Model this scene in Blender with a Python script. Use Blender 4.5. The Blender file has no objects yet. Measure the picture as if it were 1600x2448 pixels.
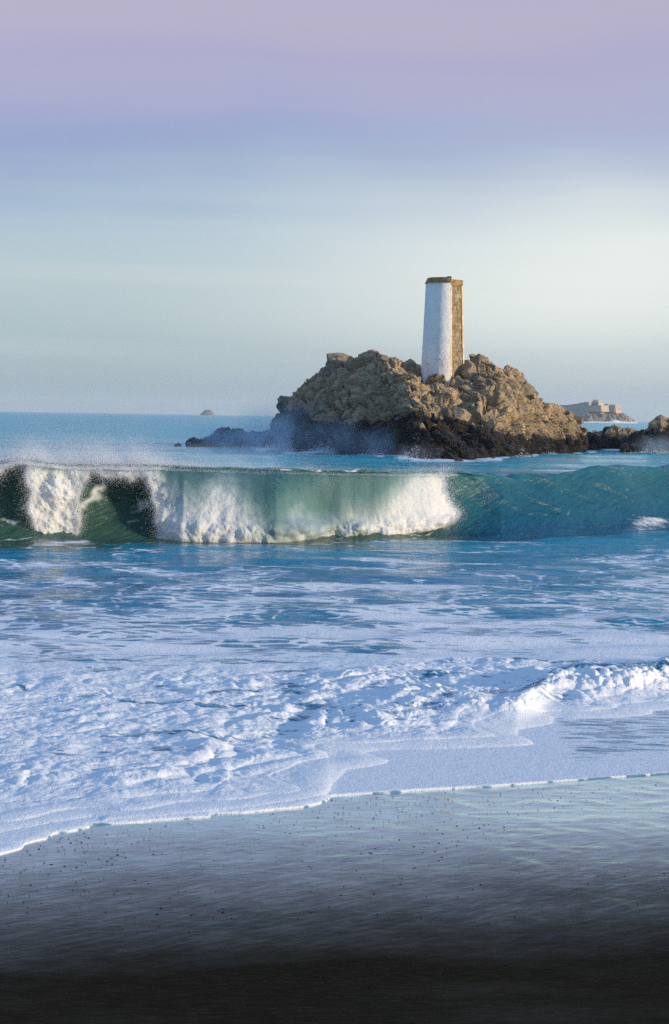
import bpy, bmesh, math, random
import numpy as np
from mathutils import Vector, Matrix

S = bpy.context.scene
COL = S.collection
random.seed(7)
RNG = np.random.default_rng(11)

# ------------------------------------------------------------------ camera
W0, H0, FPX, CAMZ = 1600.0, 2448.0, 4500.0, 4.0
PITCH = math.atan(230.0 / FPX)
ROLL = math.radians(0.9)
fwd = Vector((0, math.cos(PITCH), -math.sin(PITCH)))
right0 = Vector((1, 0, 0))
up0 = right0.cross(fwd)
right = right0 * math.cos(ROLL) + up0 * math.sin(ROLL)
up = up0 * math.cos(ROLL) - right0 * math.sin(ROLL)
cam = bpy.data.cameras.new('camera')
cam.sensor_fit = 'VERTICAL'
cam.sensor_height = 36.0
cam.lens = 36.0 * FPX / H0
cam.clip_start = 0.1
cam.clip_end = 60000
camo = bpy.data.objects.new('camera', cam)
COL.objects.link(camo)
m = Matrix.Identity(4)
for i in range(3):
    m[i][0], m[i][1], m[i][2] = right[i], up[i], -fwd[i]
m[2][3] = CAMZ
camo.matrix_world = m
S.camera = camo

# ------------------------------------------------------------------ light
SUN_AZ = math.radians(109.0)          # measured from +Y towards +X
SUN_EL = math.radians(9.0)
sunv = Vector((math.sin(SUN_AZ) * math.cos(SUN_EL), math.cos(SUN_AZ) * math.cos(SUN_EL), math.sin(SUN_EL)))
sun = bpy.data.lights.new('sun', 'SUN')
sun.energy = 5.0
sun.angle = math.radians(3.0)
sun.color = (1.0, 0.80, 0.56)
suno = bpy.data.objects.new('sun', sun)
suno.rotation_euler = (-sunv).to_track_quat('-Z', 'Y').to_euler()
suno.location = (60, -40, 60)
COL.objects.link(suno)

S.render.engine = 'CYCLES'
S.view_settings.view_transform = 'Standard'
S.view_settings.look = 'None'
S.view_settings.exposure = 0.0
S.view_settings.gamma = 1.0
S.view_settings.use_curve_mapping = False
S.cycles.use_denoising = False
S.cycles.sample_clamp_indirect = 4.0
S.cycles.max_bounces = 6
S.cycles.diffuse_bounces = 3
S.cycles.glossy_bounces = 3
S.cycles.transmission_bounces = 3
S.cycles.volume_bounces = 2
S.cycles.transparent_max_bounces = 8
S.cycles.caustics_reflective = False
S.cycles.caustics_refractive = False


def lin(r, g, b):
    f = lambda c: (c / 255 / 12.92) if c / 255 <= 0.04045 else ((c / 255 + 0.055) / 1.055) ** 2.4
    return (f(r), f(g), f(b), 1.0)


class NT:
    """short hand for building node trees"""
    def __init__(self, tree):
        self.t = tree
        tree.nodes.clear()

    def n(self, typ, **kw):
        nd = self.t.nodes.new(typ)
        for k, v in kw.items():
            if k == 'inp':
                for kk, vv in v.items():
                    s = nd.inputs[kk]
                    if isinstance(vv, bpy.types.NodeSocket):
                        self.t.links.new(vv, s)
                    else:
                        s.default_value = vv
            else:
                setattr(nd, k, v)
        return nd

    def math(self, op, a, b=None, c=None, clamp=False):
        nd = self.n('ShaderNodeMath', operation=op, use_clamp=clamp)
        for i, v in enumerate((a, b, c)):
            if v is None:
                continue
            if isinstance(v, bpy.types.NodeSocket):
                self.t.links.new(v, nd.inputs[i])
            else:
                nd.inputs[i].default_value = v
        return nd.outputs[0]

    def vmath(self, op, a, b=None):
        nd = self.n('ShaderNodeVectorMath', operation=op)
        for i, v in enumerate((a, b)):
            if v is None:
                continue
            if isinstance(v, bpy.types.NodeSocket):
                self.t.links.new(v, nd.inputs[i])
            else:
                nd.inputs[i].default_value = v
        return nd

    def smooth(self, v, a, b, lo=0.0, hi=1.0):
        nd = self.n('ShaderNodeMapRange', interpolation_type='SMOOTHSTEP')
        nd.inputs['From Min'].default_value = a
        nd.inputs['From Max'].default_value = b
        nd.inputs['To Min'].default_value = lo
        nd.inputs['To Max'].default_value = hi
        self.t.links.new(v, nd.inputs['Value'])
        return nd.outputs[0]

    def mix(self, fac, a, b):
        nd = self.n('ShaderNodeMix', data_type='RGBA')
        for s, v in ((nd.inputs[0], fac), (nd.inputs[6], a), (nd.inputs[7], b)):
            if isinstance(v, bpy.types.NodeSocket):
                self.t.links.new(v, s)
            else:
                s.default_value = v
        return nd.outputs[2]

    def mixs(self, fac, a, b):
        nd = self.n('ShaderNodeMixShader')
        self.t.links.new(fac, nd.inputs[0]) if isinstance(fac, bpy.types.NodeSocket) else setattr(nd.inputs[0], 'default_value', fac)
        self.t.links.new(a, nd.inputs[1])
        self.t.links.new(b, nd.inputs[2])
        return nd.outputs[0]

    def noise(self, vec, scale, detail=4.0, rough=0.5, dist=0.0):
        nd = self.n('ShaderNodeTexNoise', inp={'Vector': vec, 'Scale': scale, 'Detail': detail, 'Roughness': rough, 'Distortion': dist})
        return nd.outputs[0]

    def scaled(self, vec, s):
        return self.vmath('MULTIPLY', vec, s).outputs[0]

    def bump(self, h, strength, dist, normal=None):
        nd = self.n('ShaderNodeBump', inp={'Height': h, 'Strength': strength, 'Distance': dist})
        if normal is not None:
            self.t.links.new(normal, nd.inputs['Normal'])
        return nd.outputs[0]


def px_dir(px, py):
    d = fwd + right * ((px - 800) / FPX) - up * ((py - 1224) / FPX)
    return d.normalized()


# ------------------------------------------------------------------ sky
world = bpy.data.worlds.new('World')
S.world = world
world.use_nodes = True
w = NT(world.node_tree)
gen = w.n('ShaderNodeTexCoord').outputs['Generated']
sep = w.n('ShaderNodeSeparateXYZ', inp={'Vector': gen})
zdir = sep.outputs['Z']
band = w.noise(w.scaled(gen, (3.0, 3.0, 26.0)), 1.0, 3.0, 0.5, 0.3)
wob = w.math('MULTIPLY_ADD', band, 0.034, -0.017)
lobe = w.noise(w.scaled(gen, (5.0, 5.0, 9.0)), 1.0, 2.0)
wob2 = w.math('MULTIPLY_ADD', lobe, 0.05, -0.025)
zz = w.math('ADD', w.math('ADD', zdir, w.math('MULTIPLY', wob, w.smooth(zdir, 0.0, 0.05))), w.math('MULTIPLY', wob2, w.smooth(zdir, 0.03, 0.1)))
tpos = w.math('DIVIDE', zz, 0.6)
ramp = w.n('ShaderNodeValToRGB')
cr = ramp.color_ramp
cr.interpolation = 'B_SPLINE'
stops = [(-1, (146, 170, 188)), (960, (146, 170, 188)), (860, (160, 184, 198)), (740, (177, 196, 206)), (620, (180, 200, 211)),
         (520, (168, 191, 213)), (430, (152, 174, 207)), (350, (146, 161, 206)), (290, (163, 166, 209)), (210, (180, 175, 207)),
         (160, (173, 169, 208)), (90, (186, 178, 205)), (0, (191, 180, 205)), (-150, (180, 178, 212)), (-500, (150, 179, 223)),
         (-1300, (134, 176, 230)), (-2400, (124, 172, 230))]
els = []
for py, c in stops:
    z = 0.0 if py == -1 else px_dir(800, py).z
    els.append((max(0.0, min(1.0, z / 0.6)), lin(*c)))
while len(cr.elements) > 1:
    cr.elements.remove(cr.elements[-1])
cr.elements[0].position = els[0][0]
cr.elements[0].color = els[0][1]
for p, c in els[1:]:
    e = cr.elements.new(p)
    e.color = c
w.t.links.new(tpos, ramp.inputs[0])
# the pale brightening of the haze low in the sky over the islet
gdir = px_dir(1500, 640)
dx = w.math('DIVIDE', w.math('SUBTRACT', sep.outputs['X'], gdir.x), 0.17)
dz = w.math('DIVIDE', w.math('SUBTRACT', zz, gdir.z), 0.052)
rr = w.math('ADD', w.math('MULTIPLY', dx, dx), w.math('MULTIPLY', dz, dz))
glow = w.math('POWER', 2.718, w.math('MULTIPLY', rr, -1.0))
glow = w.math('MULTIPLY', glow, w.smooth(sep.outputs['Y'], 0.0, 0.3))
skyc = w.mix(w.math('MULTIPLY', glow, 0.94), ramp.outputs[0], lin(242, 246, 243))
streak = w.smooth(w.noise(w.scaled(gen, (1.6, 1.6, 42.0)), 1.0, 4.0, 0.55, 0.4), 0.50, 0.72)
streak = w.math('MULTIPLY', w.math('MULTIPLY', streak, w.smooth(zdir, 0.012, 0.04)), w.smooth(zdir, 0.16, 0.06, 0.06, 0.22))
skyc = w.mix(streak, skyc, lin(222, 226, 226))
nish = w.n('ShaderNodeTexSky', sky_type='NISHITA', sun_disc=False, sun_elevation=SUN_EL, sun_rotation=SUN_AZ, air_density=1.0, dust_density=0.6, ozone_density=1.5)
b1 = w.n('ShaderNodeBackground', inp={'Color': skyc, 'Strength': 0.88})
b2 = w.n('ShaderNodeBackground', inp={'Color': nish.outputs[0], 'Strength': 0.02})
add = w.n('ShaderNodeAddShader')
w.t.links.new(b1.outputs[0], add.inputs[0])
w.t.links.new(b2.outputs[0], add.inputs[1])
wo = w.n('ShaderNodeOutputWorld', inp={'Surface': add.outputs[0]})

# ------------------------------------------------------------------ numeric helpers
def ray(px, py):
    """slopes X/Y and (Z-CAMZ)/Y of the line of sight through a pixel of the 1600x2448 photograph"""
    px = np.asarray(px, float)
    py = np.asarray(py, float)
    u = (px - 800) / FPX
    v = (py - 1224) / FPX
    d = [fwd[i] + right[i] * u - up[i] * v for i in range(3)]
    return d[0] / d[1], d[2] / d[1]


def at(px, py, Y):
    a, e = ray(px, py)
    return Vector((float(a * Y), float(Y), float(CAMZ + e * Y)))


def proj(X, Y, Z):
    Z = Z - CAMZ
    f = X * fwd[0] + Y * fwd[1] + Z * fwd[2]
    r = X * right[0] + Y * right[1] + Z * right[2]
    u = X * up[0] + Y * up[1] + Z * up[2]
    return 800 + FPX * r / f, 1224 - FPX * u / f


def z0(Y):
    """still level: flat sea, then the beach rising towards the camera"""
    Y = np.asarray(Y, float)
    k = 0.030
    t = (25.0 - Y) / 2.0
    return k * 2.0 * np.where(t > 30, t, np.log1p(np.exp(np.minimum(t, 30))))


def ground_Y(px, py):
    a, e = ray(px, py)
    Y = CAMZ / -e
    for _ in range(8):
        Y = (CAMZ - z0(Y)) / -e
    return Y


def tab(x, pts):
    p = np.asarray(pts, float)
    return np.interp(x, p[:, 0], p[:, 1])


def smst(x, a, b):
    t = np.clip((x - a) / (b - a), 0, 1)
    return t * t * (3 - 2 * t)


def _h(ix, iy, iz, seed):
    M = np.uint32
    with np.errstate(over='ignore'):
        h = (ix.astype(np.int64).astype(M) * M(374761393)) ^ (iy.astype(np.int64).astype(M) * M(668265263)) ^ (iz.astype(np.int64).astype(M) * M(2147483647 - 58)) ^ M((seed * 974634777) & 0xFFFFFFFF)
        h = (h ^ (h >> M(13))) * M(1274126177)
        h = (h ^ (h >> M(15))) * M(2246822519)
        h = h ^ (h >> M(16))
    return h


_G = np.array([(1, 1, 0), (-1, 1, 0), (1, -1, 0), (-1, -1, 0), (1, 0, 1), (-1, 0, 1), (1, 0, -1), (-1, 0, -1),
               (0, 1, 1), (0, -1, 1), (0, 1, -1), (0, -1, -1), (1, 1, 0), (-1, 1, 0), (0, -1, 1), (0, -1, -1)], np.float32)
_GX, _GY, _GZ = (np.ascontiguousarray(_G[:, i]) for i in range(3))
_A16 = np.arange(16) * 2 * math.pi / 16 + 0.2
_CX, _CY = np.cos(_A16).astype(np.float32) * 1.3, np.sin(_A16).astype(np.float32) * 1.3


def perlin(x, y, z, seed=0):
    flat = np.ndim(z) == 0
    x, y, z = np.broadcast_arrays(np.asarray(x, np.float64), np.asarray(y, np.float64), np.asarray(z, np.float64))
    fx, fy = np.floor(x), np.floor(y)
    dx, dy = (x - fx).astype(np.float32), (y - fy).astype(np.float32)
    s = lambda t: t * t * t * (t * (t * 6 - 15) + 10)
    u, v = s(dx), s(dy)
    ix, iy = fx.astype(np.int64), fy.astype(np.int64)
    out = 0
    if flat:
        iz = np.zeros((), np.int64)
        for i in (0, 1):
            for j in (0, 1):
                g = (_h(ix + i, iy + j, iz, seed) >> np.uint32(9)) & np.uint32(15)
                d = _CX[g] * (dx - i) + _CY[g] * (dy - j)
                out = out + d * (u if i else 1 - u) * (v if j else 1 - v)
        return out
    fz = np.floor(z)
    dz = (z - fz).astype(np.float32)
    ww = s(dz)
    iz = fz.astype(np.int64)
    for i in (0, 1):
        for j in (0, 1):
            for k in (0, 1):
                g = _h(ix + i, iy + j, iz + k, seed) & np.uint32(15)
                d = _GX[g] * (dx - i) + _GY[g] * (dy - j) + _GZ[g] * (dz - k)
                out = out + d * (u if i else 1 - u) * (v if j else 1 - v) * (ww if k else 1 - ww)
    return out


def fbm(x, y, z, octv=4, seed=0, gain=0.5, ridge=False):
    o, a, f, tot = 0, 1.0, 1.0, 0
    for i in range(octv):
        p = perlin(x * f, y * f, z * f, seed + i * 17)
        o = o + a * ((1 - 2 * np.abs(p)) if ridge else p)
        tot += a
        a *= gain
        f *= 2.03
    return o / tot


def billow(x, y, z, octv=4, seed=0, gain=0.5):
    o, a, f, tot = 0, 1.0, 1.0, 0
    for i in range(octv):
        o = o + a * np.abs(perlin(x * f, y * f, z * f, seed + i * 17)) * 1.6
        tot += a
        a *= gain
        f *= 2.03
    return o / tot


def u01(h):
    return h.astype(np.float64) / 4294967295.0


def worley(x, y, z, seed=0):
    """F1, F2, offset from the nearest feature point and three random numbers of its cell"""
    fx, fy, fz = np.floor(x), np.floor(y), np.floor(z)
    ix, iy, iz = fx.astype(np.int64), fy.astype(np.int64), fz.astype(np.int64)
    lx, ly, lz = (x - fx).astype(np.float32), (y - fy).astype(np.float32), (z - fz).astype(np.float32)
    f1 = np.full(x.shape, 9.0, np.float32)
    f2 = np.full(x.shape, 9.0, np.float32)
    ox, oy, oz = np.zeros_like(f1), np.zeros_like(f1), np.zeros_like(f1)
    r = np.zeros(x.shape, np.uint32)
    k10 = np.uint32(1023)
    for i in (-1, 0, 1):
        for j in (-1, 0, 1):
            for k in (-1, 0, 1):
                h = _h(ix + i, iy + j, iz + k, seed)
                ax = lx - i - (h & k10).astype(np.float32) / 1023
                ay = ly - j - ((h >> np.uint32(10)) & k10).astype(np.float32) / 1023
                az = lz - k - ((h >> np.uint32(20)) & k10).astype(np.float32) / 1023
                d = np.sqrt(ax * ax + ay * ay + az * az)
                m = d < f1
                f2 = np.where(m, f1, np.minimum(f2, d))
                f1 = np.where(m, d, f1)
                ox = np.where(m, ax, ox)
                oy = np.where(m, ay, oy)
                oz = np.where(m, az, oz)
                r = np.where(m, h, r)
    r1 = u01(_h(r, r, r, seed + 1))
    return f1, f2, ox, oy, oz, r1, u01(_h(r, r, r, seed + 3)), u01(_h(r, r, r, seed + 5))


# ------------------------------------------------------------------ object helpers
def tag(o, label=None, cat=None, group=None, kind=None):
    for k, v in (('label', label), ('category', cat), ('group', group), ('kind', kind)):
        if v:
            o[k] = v
    return o


def link(name, me, mat=None, parent=None):
    o = bpy.data.objects.new(name, me)
    COL.objects.link(o)
    if mat and me is not None and len(me.materials) == 0:
        me.materials.append(mat)
    if parent:
        o.parent = parent
    return o


def empty(name, loc):
    o = bpy.data.objects.new(name, None)
    o.location = loc
    o.empty_display_size = 0.2
    COL.objects.link(o)
    return o


def np_mesh(name, verts, faces, smooth=True, attrs=None):
    """verts (n,3), faces (m,3) or (m,4)"""
    verts = np.ascontiguousarray(verts, np.float32)
    faces = np.ascontiguousarray(faces, np.int32)
    k = faces.shape[1]
    me = bpy.data.meshes.new(name)
    me.vertices.add(len(verts))
    me.vertices.foreach_set('co', verts.ravel())
    me.loops.add(faces.size)
    me.loops.foreach_set('vertex_index', faces.ravel())
    me.polygons.add(len(faces))
    me.polygons.foreach_set('loop_start', np.arange(0, faces.size, k, dtype=np.int32))
    me.polygons.foreach_set('loop_total', np.full(len(faces), k, np.int32))
    me.polygons.foreach_set('use_smooth', np.full(len(faces), smooth, bool))
    me.update(calc_edges=True)
    for n, a in (attrs or {}).items():
        at_ = me.attributes.new(n, 'FLOAT', 'POINT')
        at_.data.foreach_set('value', np.ascontiguousarray(a, np.float32).ravel())
    return me


def grid_faces(nr, nc, keep=None):
    i = np.arange(nr * nc).reshape(nr, nc)
    f = np.stack([i[:-1, :-1], i[:-1, 1:], i[1:, 1:], i[1:, :-1]], -1).reshape(-1, 4)
    if keep is not None:
        f = f[keep[:-1, :-1].ravel() & keep[1:, 1:].ravel() & keep[:-1, 1:].ravel() & keep[1:, :-1].ravel()]
    return f


def grid_normals(P):
    du = np.gradient(P, axis=1)
    dv = np.gradient(P, axis=0)
    n = np.cross(du, dv)
    n /= np.linalg.norm(n, axis=-1, keepdims=True) + 1e-9
    return n


def bm_obj(name, build, mat, parent=None, smooth=False):
    bm = bmesh.new()
    build(bm)
    me = bpy.data.meshes.new(name)
    bmesh.ops.recalc_face_normals(bm, faces=bm.faces)
    bm.to_mesh(me)
    bm.free()
    if smooth:
        me.polygons.foreach_set('use_smooth', np.ones(len(me.polygons), bool))
    return link(name, me, mat, parent)


def prism(bm, bot, top):
    """closed solid between two equal-length rings of 3D points"""
    a = [bm.verts.new(p) for p in bot]
    b = [bm.verts.new(p) for p in top]
    n = len(a)
    bm.faces.new(a)
    bm.faces.new(list(reversed(b)))
    for i in range(n):
        bm.faces.new((a[i], b[i], b[(i + 1) % n], a[(i + 1) % n]))


# ------------------------------------------------------------------ materials
def new_mat(name):
    mt = bpy.data.materials.new(name)
    mt.use_nodes = True
    return mt, NT(mt.node_tree)


def out(n, surf=None, vol=None):
    o = n.n('ShaderNodeOutputMaterial')
    if surf is not None:
        n.t.links.new(surf, o.inputs['Surface'])
    if vol is not None:
        n.t.links.new(vol, o.inputs['Volume'])


def foam_shader(n, pos, fine=1.0):
    f1 = n.noise(n.scaled(pos, (1.0, 1.0, 1.0)), 22.0 * fine, 5.0, 0.65)
    f2 = n.n('ShaderNodeTexVoronoi', inp={'Vector': pos, 'Scale': 60.0 * fine}).outputs['Distance']
    f3 = n.noise(pos, 6.0 * fine, 4.0, 0.6, 0.3)
    h = n.math('ADD', n.math('ADD', f1, n.math('MULTIPLY', f2, 0.35)), n.math('MULTIPLY', f3, 1.6))
    bmp = n.bump(h, 0.40, 0.030 / fine)
    col = n.mix(n.noise(pos, 3.0, 3.0), (0.70, 0.74, 0.77, 1), (0.80, 0.81, 0.82, 1))
    p = n.n('ShaderNodeBsdfPrincipled', inp={'Base Color': col, 'Roughness': 0.75, 'Specular IOR Level': 0.25, 'Normal': bmp})
    return p.outputs[0]


def water_shader(n, pos, lighten, bump_h, strength, dist, rough, deep, light, spec=0.24):
    col = n.mix(lighten, deep, light)
    bmp = n.bump(bump_h, strength, dist)
    p = n.n('ShaderNodeBsdfPrincipled', inp={'Base Color': col, 'Roughness': rough, 'IOR': 1.333, 'Specular IOR Level': spec, 'Normal': bmp})
    return p.outputs[0]


def make_sea_mat():
    mt, n = new_mat('sea_water')
    pos = n.n('ShaderNodeNewGeometry').outputs['Position']
    foam = n.n('ShaderNodeAttribute', attribute_name='foam').outputs['Fac']
    lighten = n.n('ShaderNodeAttribute', attribute_name='lighten').outputs['Fac']
    far = n.n('ShaderNodeSeparateXYZ', inp={'Vector': pos}).outputs['Y']
    w1 = n.noise(n.scaled(pos, (0.55, 1.6, 0.8)), 1.0, 4.0, 0.55, 0.4)
    w2 = n.noise(n.scaled(pos, (1.8, 5.5, 2.0)), 1.0, 4.0, 0.6, 0.3)
    w3 = n.noise(n.scaled(pos, (0.12, 0.35, 0.2)), 1.0, 4.0, 0.6, 0.2)
    h = n.math('ADD', n.math('MULTIPLY', w1, 0.30), n.math('MULTIPLY', w2, 0.10))
    h = n.math('ADD', h, n.math('MULTIPLY', w3, n.smooth(far, 70.0, 160.0, 0.0, 2.6)))
    rough = n.smooth(far, 30.0, 400.0, 0.05, 0.22)
    wat = water_shader(n, pos, lighten, h, 1.0, 0.55, rough, (0.004, 0.125, 0.255, 1), (0.010, 0.45, 0.53, 1))
    fo = foam_shader(n, pos)
    brk = n.noise(n.scaled(pos, (1.6, 7.5, 3.0)), 1.0, 7.0, 0.66, 0.5)
    wv = n.vmath('ADD', n.scaled(pos, (1.5, 4.2, 1.5)), n.scaled(n.n('ShaderNodeTexNoise', inp={'Vector': n.scaled(pos, (0.9, 2.2, 1.0)), 'Scale': 1.0, 'Detail': 4.0}).outputs['Color'], (1.6, 1.6, 1.6))).outputs[0]
    vor = n.n('ShaderNodeTexVoronoi', feature='DISTANCE_TO_EDGE', inp={'Vector': wv, 'Scale': 1.0}).outputs['Distance']
    net = n.smooth(vor, 0.22, 0.02)
    fv = n.math('ADD', foam, n.math('MULTIPLY_ADD', brk, 0.9, -0.45))
    thin = n.smooth(fv, 0.22, 0.62, 0.0, 0.45)
    lacy = n.smooth(n.math('ADD', fv, n.math('MULTIPLY_ADD', net, 0.34, -0.10)), 0.42, 0.62)
    mk = n.math('MAXIMUM', n.math('MULTIPLY', thin, n.math('MULTIPLY_ADD', net, 0.5, 0.5)), lacy)
    out(n, n.mixs(mk, wat, fo))
    return mt


def make_wave_mat():
    mt, n = new_mat('wave_water')
    pos = n.n('ShaderNodeNewGeometry').outputs['Position']
    foam = n.n('ShaderNodeAttribute', attribute_name='foam').outputs['Fac']
    lighten = n.n('ShaderNodeAttribute', attribute_name='lighten').outputs['Fac']
    w1 = n.noise(n.scaled(pos, (1.6, 1.6, 4.5)), 1.0, 5.0, 0.6, 0.5)
    w2 = n.noise(n.scaled(pos, (0.5, 0.8, 1.4)), 1.0, 3.0, 0.5, 0.3)
    rw = n.n('ShaderNodeVectorRotate', rotation_type='Y_AXIS', inp={'Vector': pos, 'Angle': 0.42}).outputs[0]
    w4 = n.noise(n.scaled(rw, (0.45, 0.9, 5.5)), 1.0, 5.0, 0.6, 0.5)
    h = n.math('ADD', n.math('ADD', n.math('MULTIPLY', w1, 0.10), n.math('MULTIPLY', w2, 0.30)), n.math('MULTIPLY', w4, 0.20))
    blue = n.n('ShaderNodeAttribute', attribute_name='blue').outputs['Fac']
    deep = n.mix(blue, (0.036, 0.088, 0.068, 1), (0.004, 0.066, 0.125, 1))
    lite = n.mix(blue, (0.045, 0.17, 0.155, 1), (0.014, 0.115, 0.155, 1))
    wat = water_shader(n, pos, lighten, h, 1.0, 0.5, 0.24, deep, lite, 0.34)
    fo = foam_shader(n, pos, 0.7)
    brk = n.noise(n.scaled(pos, (2.2, 2.2, 2.2)), 1.0, 7.0, 0.65, 0.8)
    mk = n.smooth(n.math('ADD', foam, n.math('MULTIPLY_ADD', brk, 0.9, -0.45)), 0.36, 0.80)
    out(n, n.mixs(mk, wat, fo))
    return mt


def make_curtain_mat():
    """falling sheet of aerated water: from turquoise to white with the share of bubbles"""
    mt, n = new_mat('falling_water')
    pos = n.n('ShaderNodeNewGeometry').outputs['Position']
    foam = n.n('ShaderNodeAttribute', attribute_name='foam').outputs['Fac']
    st = n.noise(n.scaled(pos, (7.0, 7.0, 0.9)), 1.0, 5.0, 0.62, 0.25)
    gr = n.noise(pos, 17.0, 6.0, 0.75)
    v = n.math('ADD', foam, n.math('MULTIPLY_ADD', st, 0.30, -0.15))
    v = n.math('ADD', v, n.math('MULTIPLY_ADD', gr, 0.36, -0.18))
    ramp = n.n('ShaderNodeValToRGB')
    c = ramp.color_ramp
    c.elements[0].position = 0.0
    c.elements[0].color = (0.028, 0.125, 0.130, 1)
    c.elements[1].position = 1.0
    c.elements[1].color = (0.90, 0.91, 0.90, 1)
    e = c.elements.new(0.35); e.color = (0.125, 0.265, 0.262, 1)
    e = c.elements.new(0.62); e.color = (0.42, 0.53, 0.51, 1)
    e = c.elements.new(0.80); e.color = (0.74, 0.80, 0.77, 1)
    n.t.links.new(v, ramp.inputs[0])
    h = n.math('ADD', n.math('MULTIPLY', st, 0.6), n.math('MULTIPLY', gr, 0.5))
    bmp = n.bump(h, 0.5, 0.08)
    rough = n.smooth(v, 0.1, 0.5, 0.32, 0.8)
    p = n.n('ShaderNodeBsdfPrincipled', inp={'Base Color': ramp.outputs[0], 'Roughness': rough, 'Specular IOR Level': 0.3, 'Normal': bmp})
    t = n.n('ShaderNodeBsdfTranslucent', inp={'Color': ramp.outputs[0], 'Normal': bmp})
    out(n, n.mixs(0.30, p.outputs[0], t.outputs[0]))
    return mt


def make_foam_mat():
    mt, n = new_mat('foam')
    pos = n.n('ShaderNodeNewGeometry').outputs['Position']
    out(n, foam_shader(n, pos, 0.6))
    return mt


def make_drop_mat():
    mt, n = new_mat('spray_drops')
    p = n.n('ShaderNodeBsdfPrincipled', inp={'Base Color': (0.88, 0.90, 0.92, 1), 'Roughness': 0.6, 'Specular IOR Level': 0.3})
    t = n.n('ShaderNodeBsdfTranslucent', inp={'Color': (0.88, 0.90, 0.92, 1)})
    out(n, n.mixs(0.5, p.outputs[0], t.outputs[0]))
    return mt


def make_sand_mat():
    mt, n = new_mat('wet_sand')
    pos = n.n('ShaderNodeNewGeometry').outputs['Position']
    wet = n.n('ShaderNodeAttribute', attribute_name='wet').outputs['Fac']
    gr = n.noise(pos, 160.0, 3.0, 0.7)
    pat = n.noise(n.scaled(pos, (0.5, 1.2, 1.0)), 1.0, 4.0, 0.6)
    fine = n.noise(n.scaled(pos, (9.0, 70.0, 20.0)), 1.0, 5.0, 0.62, 0.2)
    col = n.mix(pat, (0.011, 0.0092, 0.0056, 1), (0.028, 0.023, 0.0135, 1))
    col = n.mix(n.smooth(fine, 0.45, 0.75, 0.0, 0.8), col, (0.055, 0.047, 0.032, 1))
    col = n.mix(n.math('MULTIPLY', gr, 0.4), col, (0.030, 0.027, 0.021, 1))
    w_ = n.math('ADD', wet, n.math('MULTIPLY_ADD', pat, 0.3, -0.15), clamp=True)
    rough = n.math('ADD', n.math('MULTIPLY_ADD', w_, -0.66, 0.80), n.math('MULTIPLY', fine, 0.10))
    spec = n.math('MULTIPLY', w_, 0.52)
    # the film breaks into fine streaks along the shore and into slanting backwash marks higher up
    lines = n.smooth(n.noise(n.scaled(pos, (5.0, 55.0, 10.0)), 1.0, 5.0, 0.7, 0.35), 0.36, 0.62)
    rot = n.n('ShaderNodeVectorRotate', rotation_type='Z_AXIS', inp={'Vector': pos, 'Angle': -0.75}).outputs[0]
    slant = n.smooth(n.noise(n.scaled(rot, (2.4, 15.0, 6.0)), 1.0, 4.0, 0.6, 0.6), 0.44, 0.66)
    grain = n.smooth(n.noise(pos, 90.0, 2.0, 0.6), 0.35, 0.65)
    brkf = n.math('ADD', n.math('MULTIPLY', lines, 0.50), n.math('MULTIPLY', grain, 0.22))
    brkf = n.math('ADD', brkf, n.math('MULTIPLY', slant, n.math('MULTIPLY_ADD', w_, -0.45, 0.55)))
    cw = n.math('MULTIPLY', n.math('POWER', w_, 1.3), n.math('ADD', brkf, n.math('MULTIPLY_ADD', w_, 0.30, 0.12)), clamp=True)
    h = n.math('ADD', n.math('MULTIPLY', fine, 0.8), n.math('MULTIPLY', gr, 0.18))
    bmp = n.bump(h, 0.7, 0.016)
    film = n.bump(n.math('ADD', n.math('MULTIPLY', fine, 0.14), n.math('MULTIPLY', n.noise(n.scaled(pos, (2.2, 20.0, 8.0)), 1.0, 5.0, 0.62, 0.3), 1.0)), 0.12, 0.010)
    p = n.n('ShaderNodeBsdfPrincipled', inp={'Base Color': col, 'Roughness': rough, 'IOR': 1.33, 'Specular IOR Level': n.math('MULTIPLY', spec, 0.4), 'Normal': bmp})
    fr = n.n('ShaderNodeFresnel', inp={'IOR': 1.40, 'Normal': film}).outputs[0]
    gl = n.n('ShaderNodeBsdfGlossy', inp={'Color': (0.76, 0.93, 0.95, 1), 'Roughness': 0.07, 'Normal': film})
    out(n, n.mixs(n.math('MULTIPLY', fr, cw, clamp=True), p.outputs[0], gl.outputs[0]))
    return mt


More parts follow.
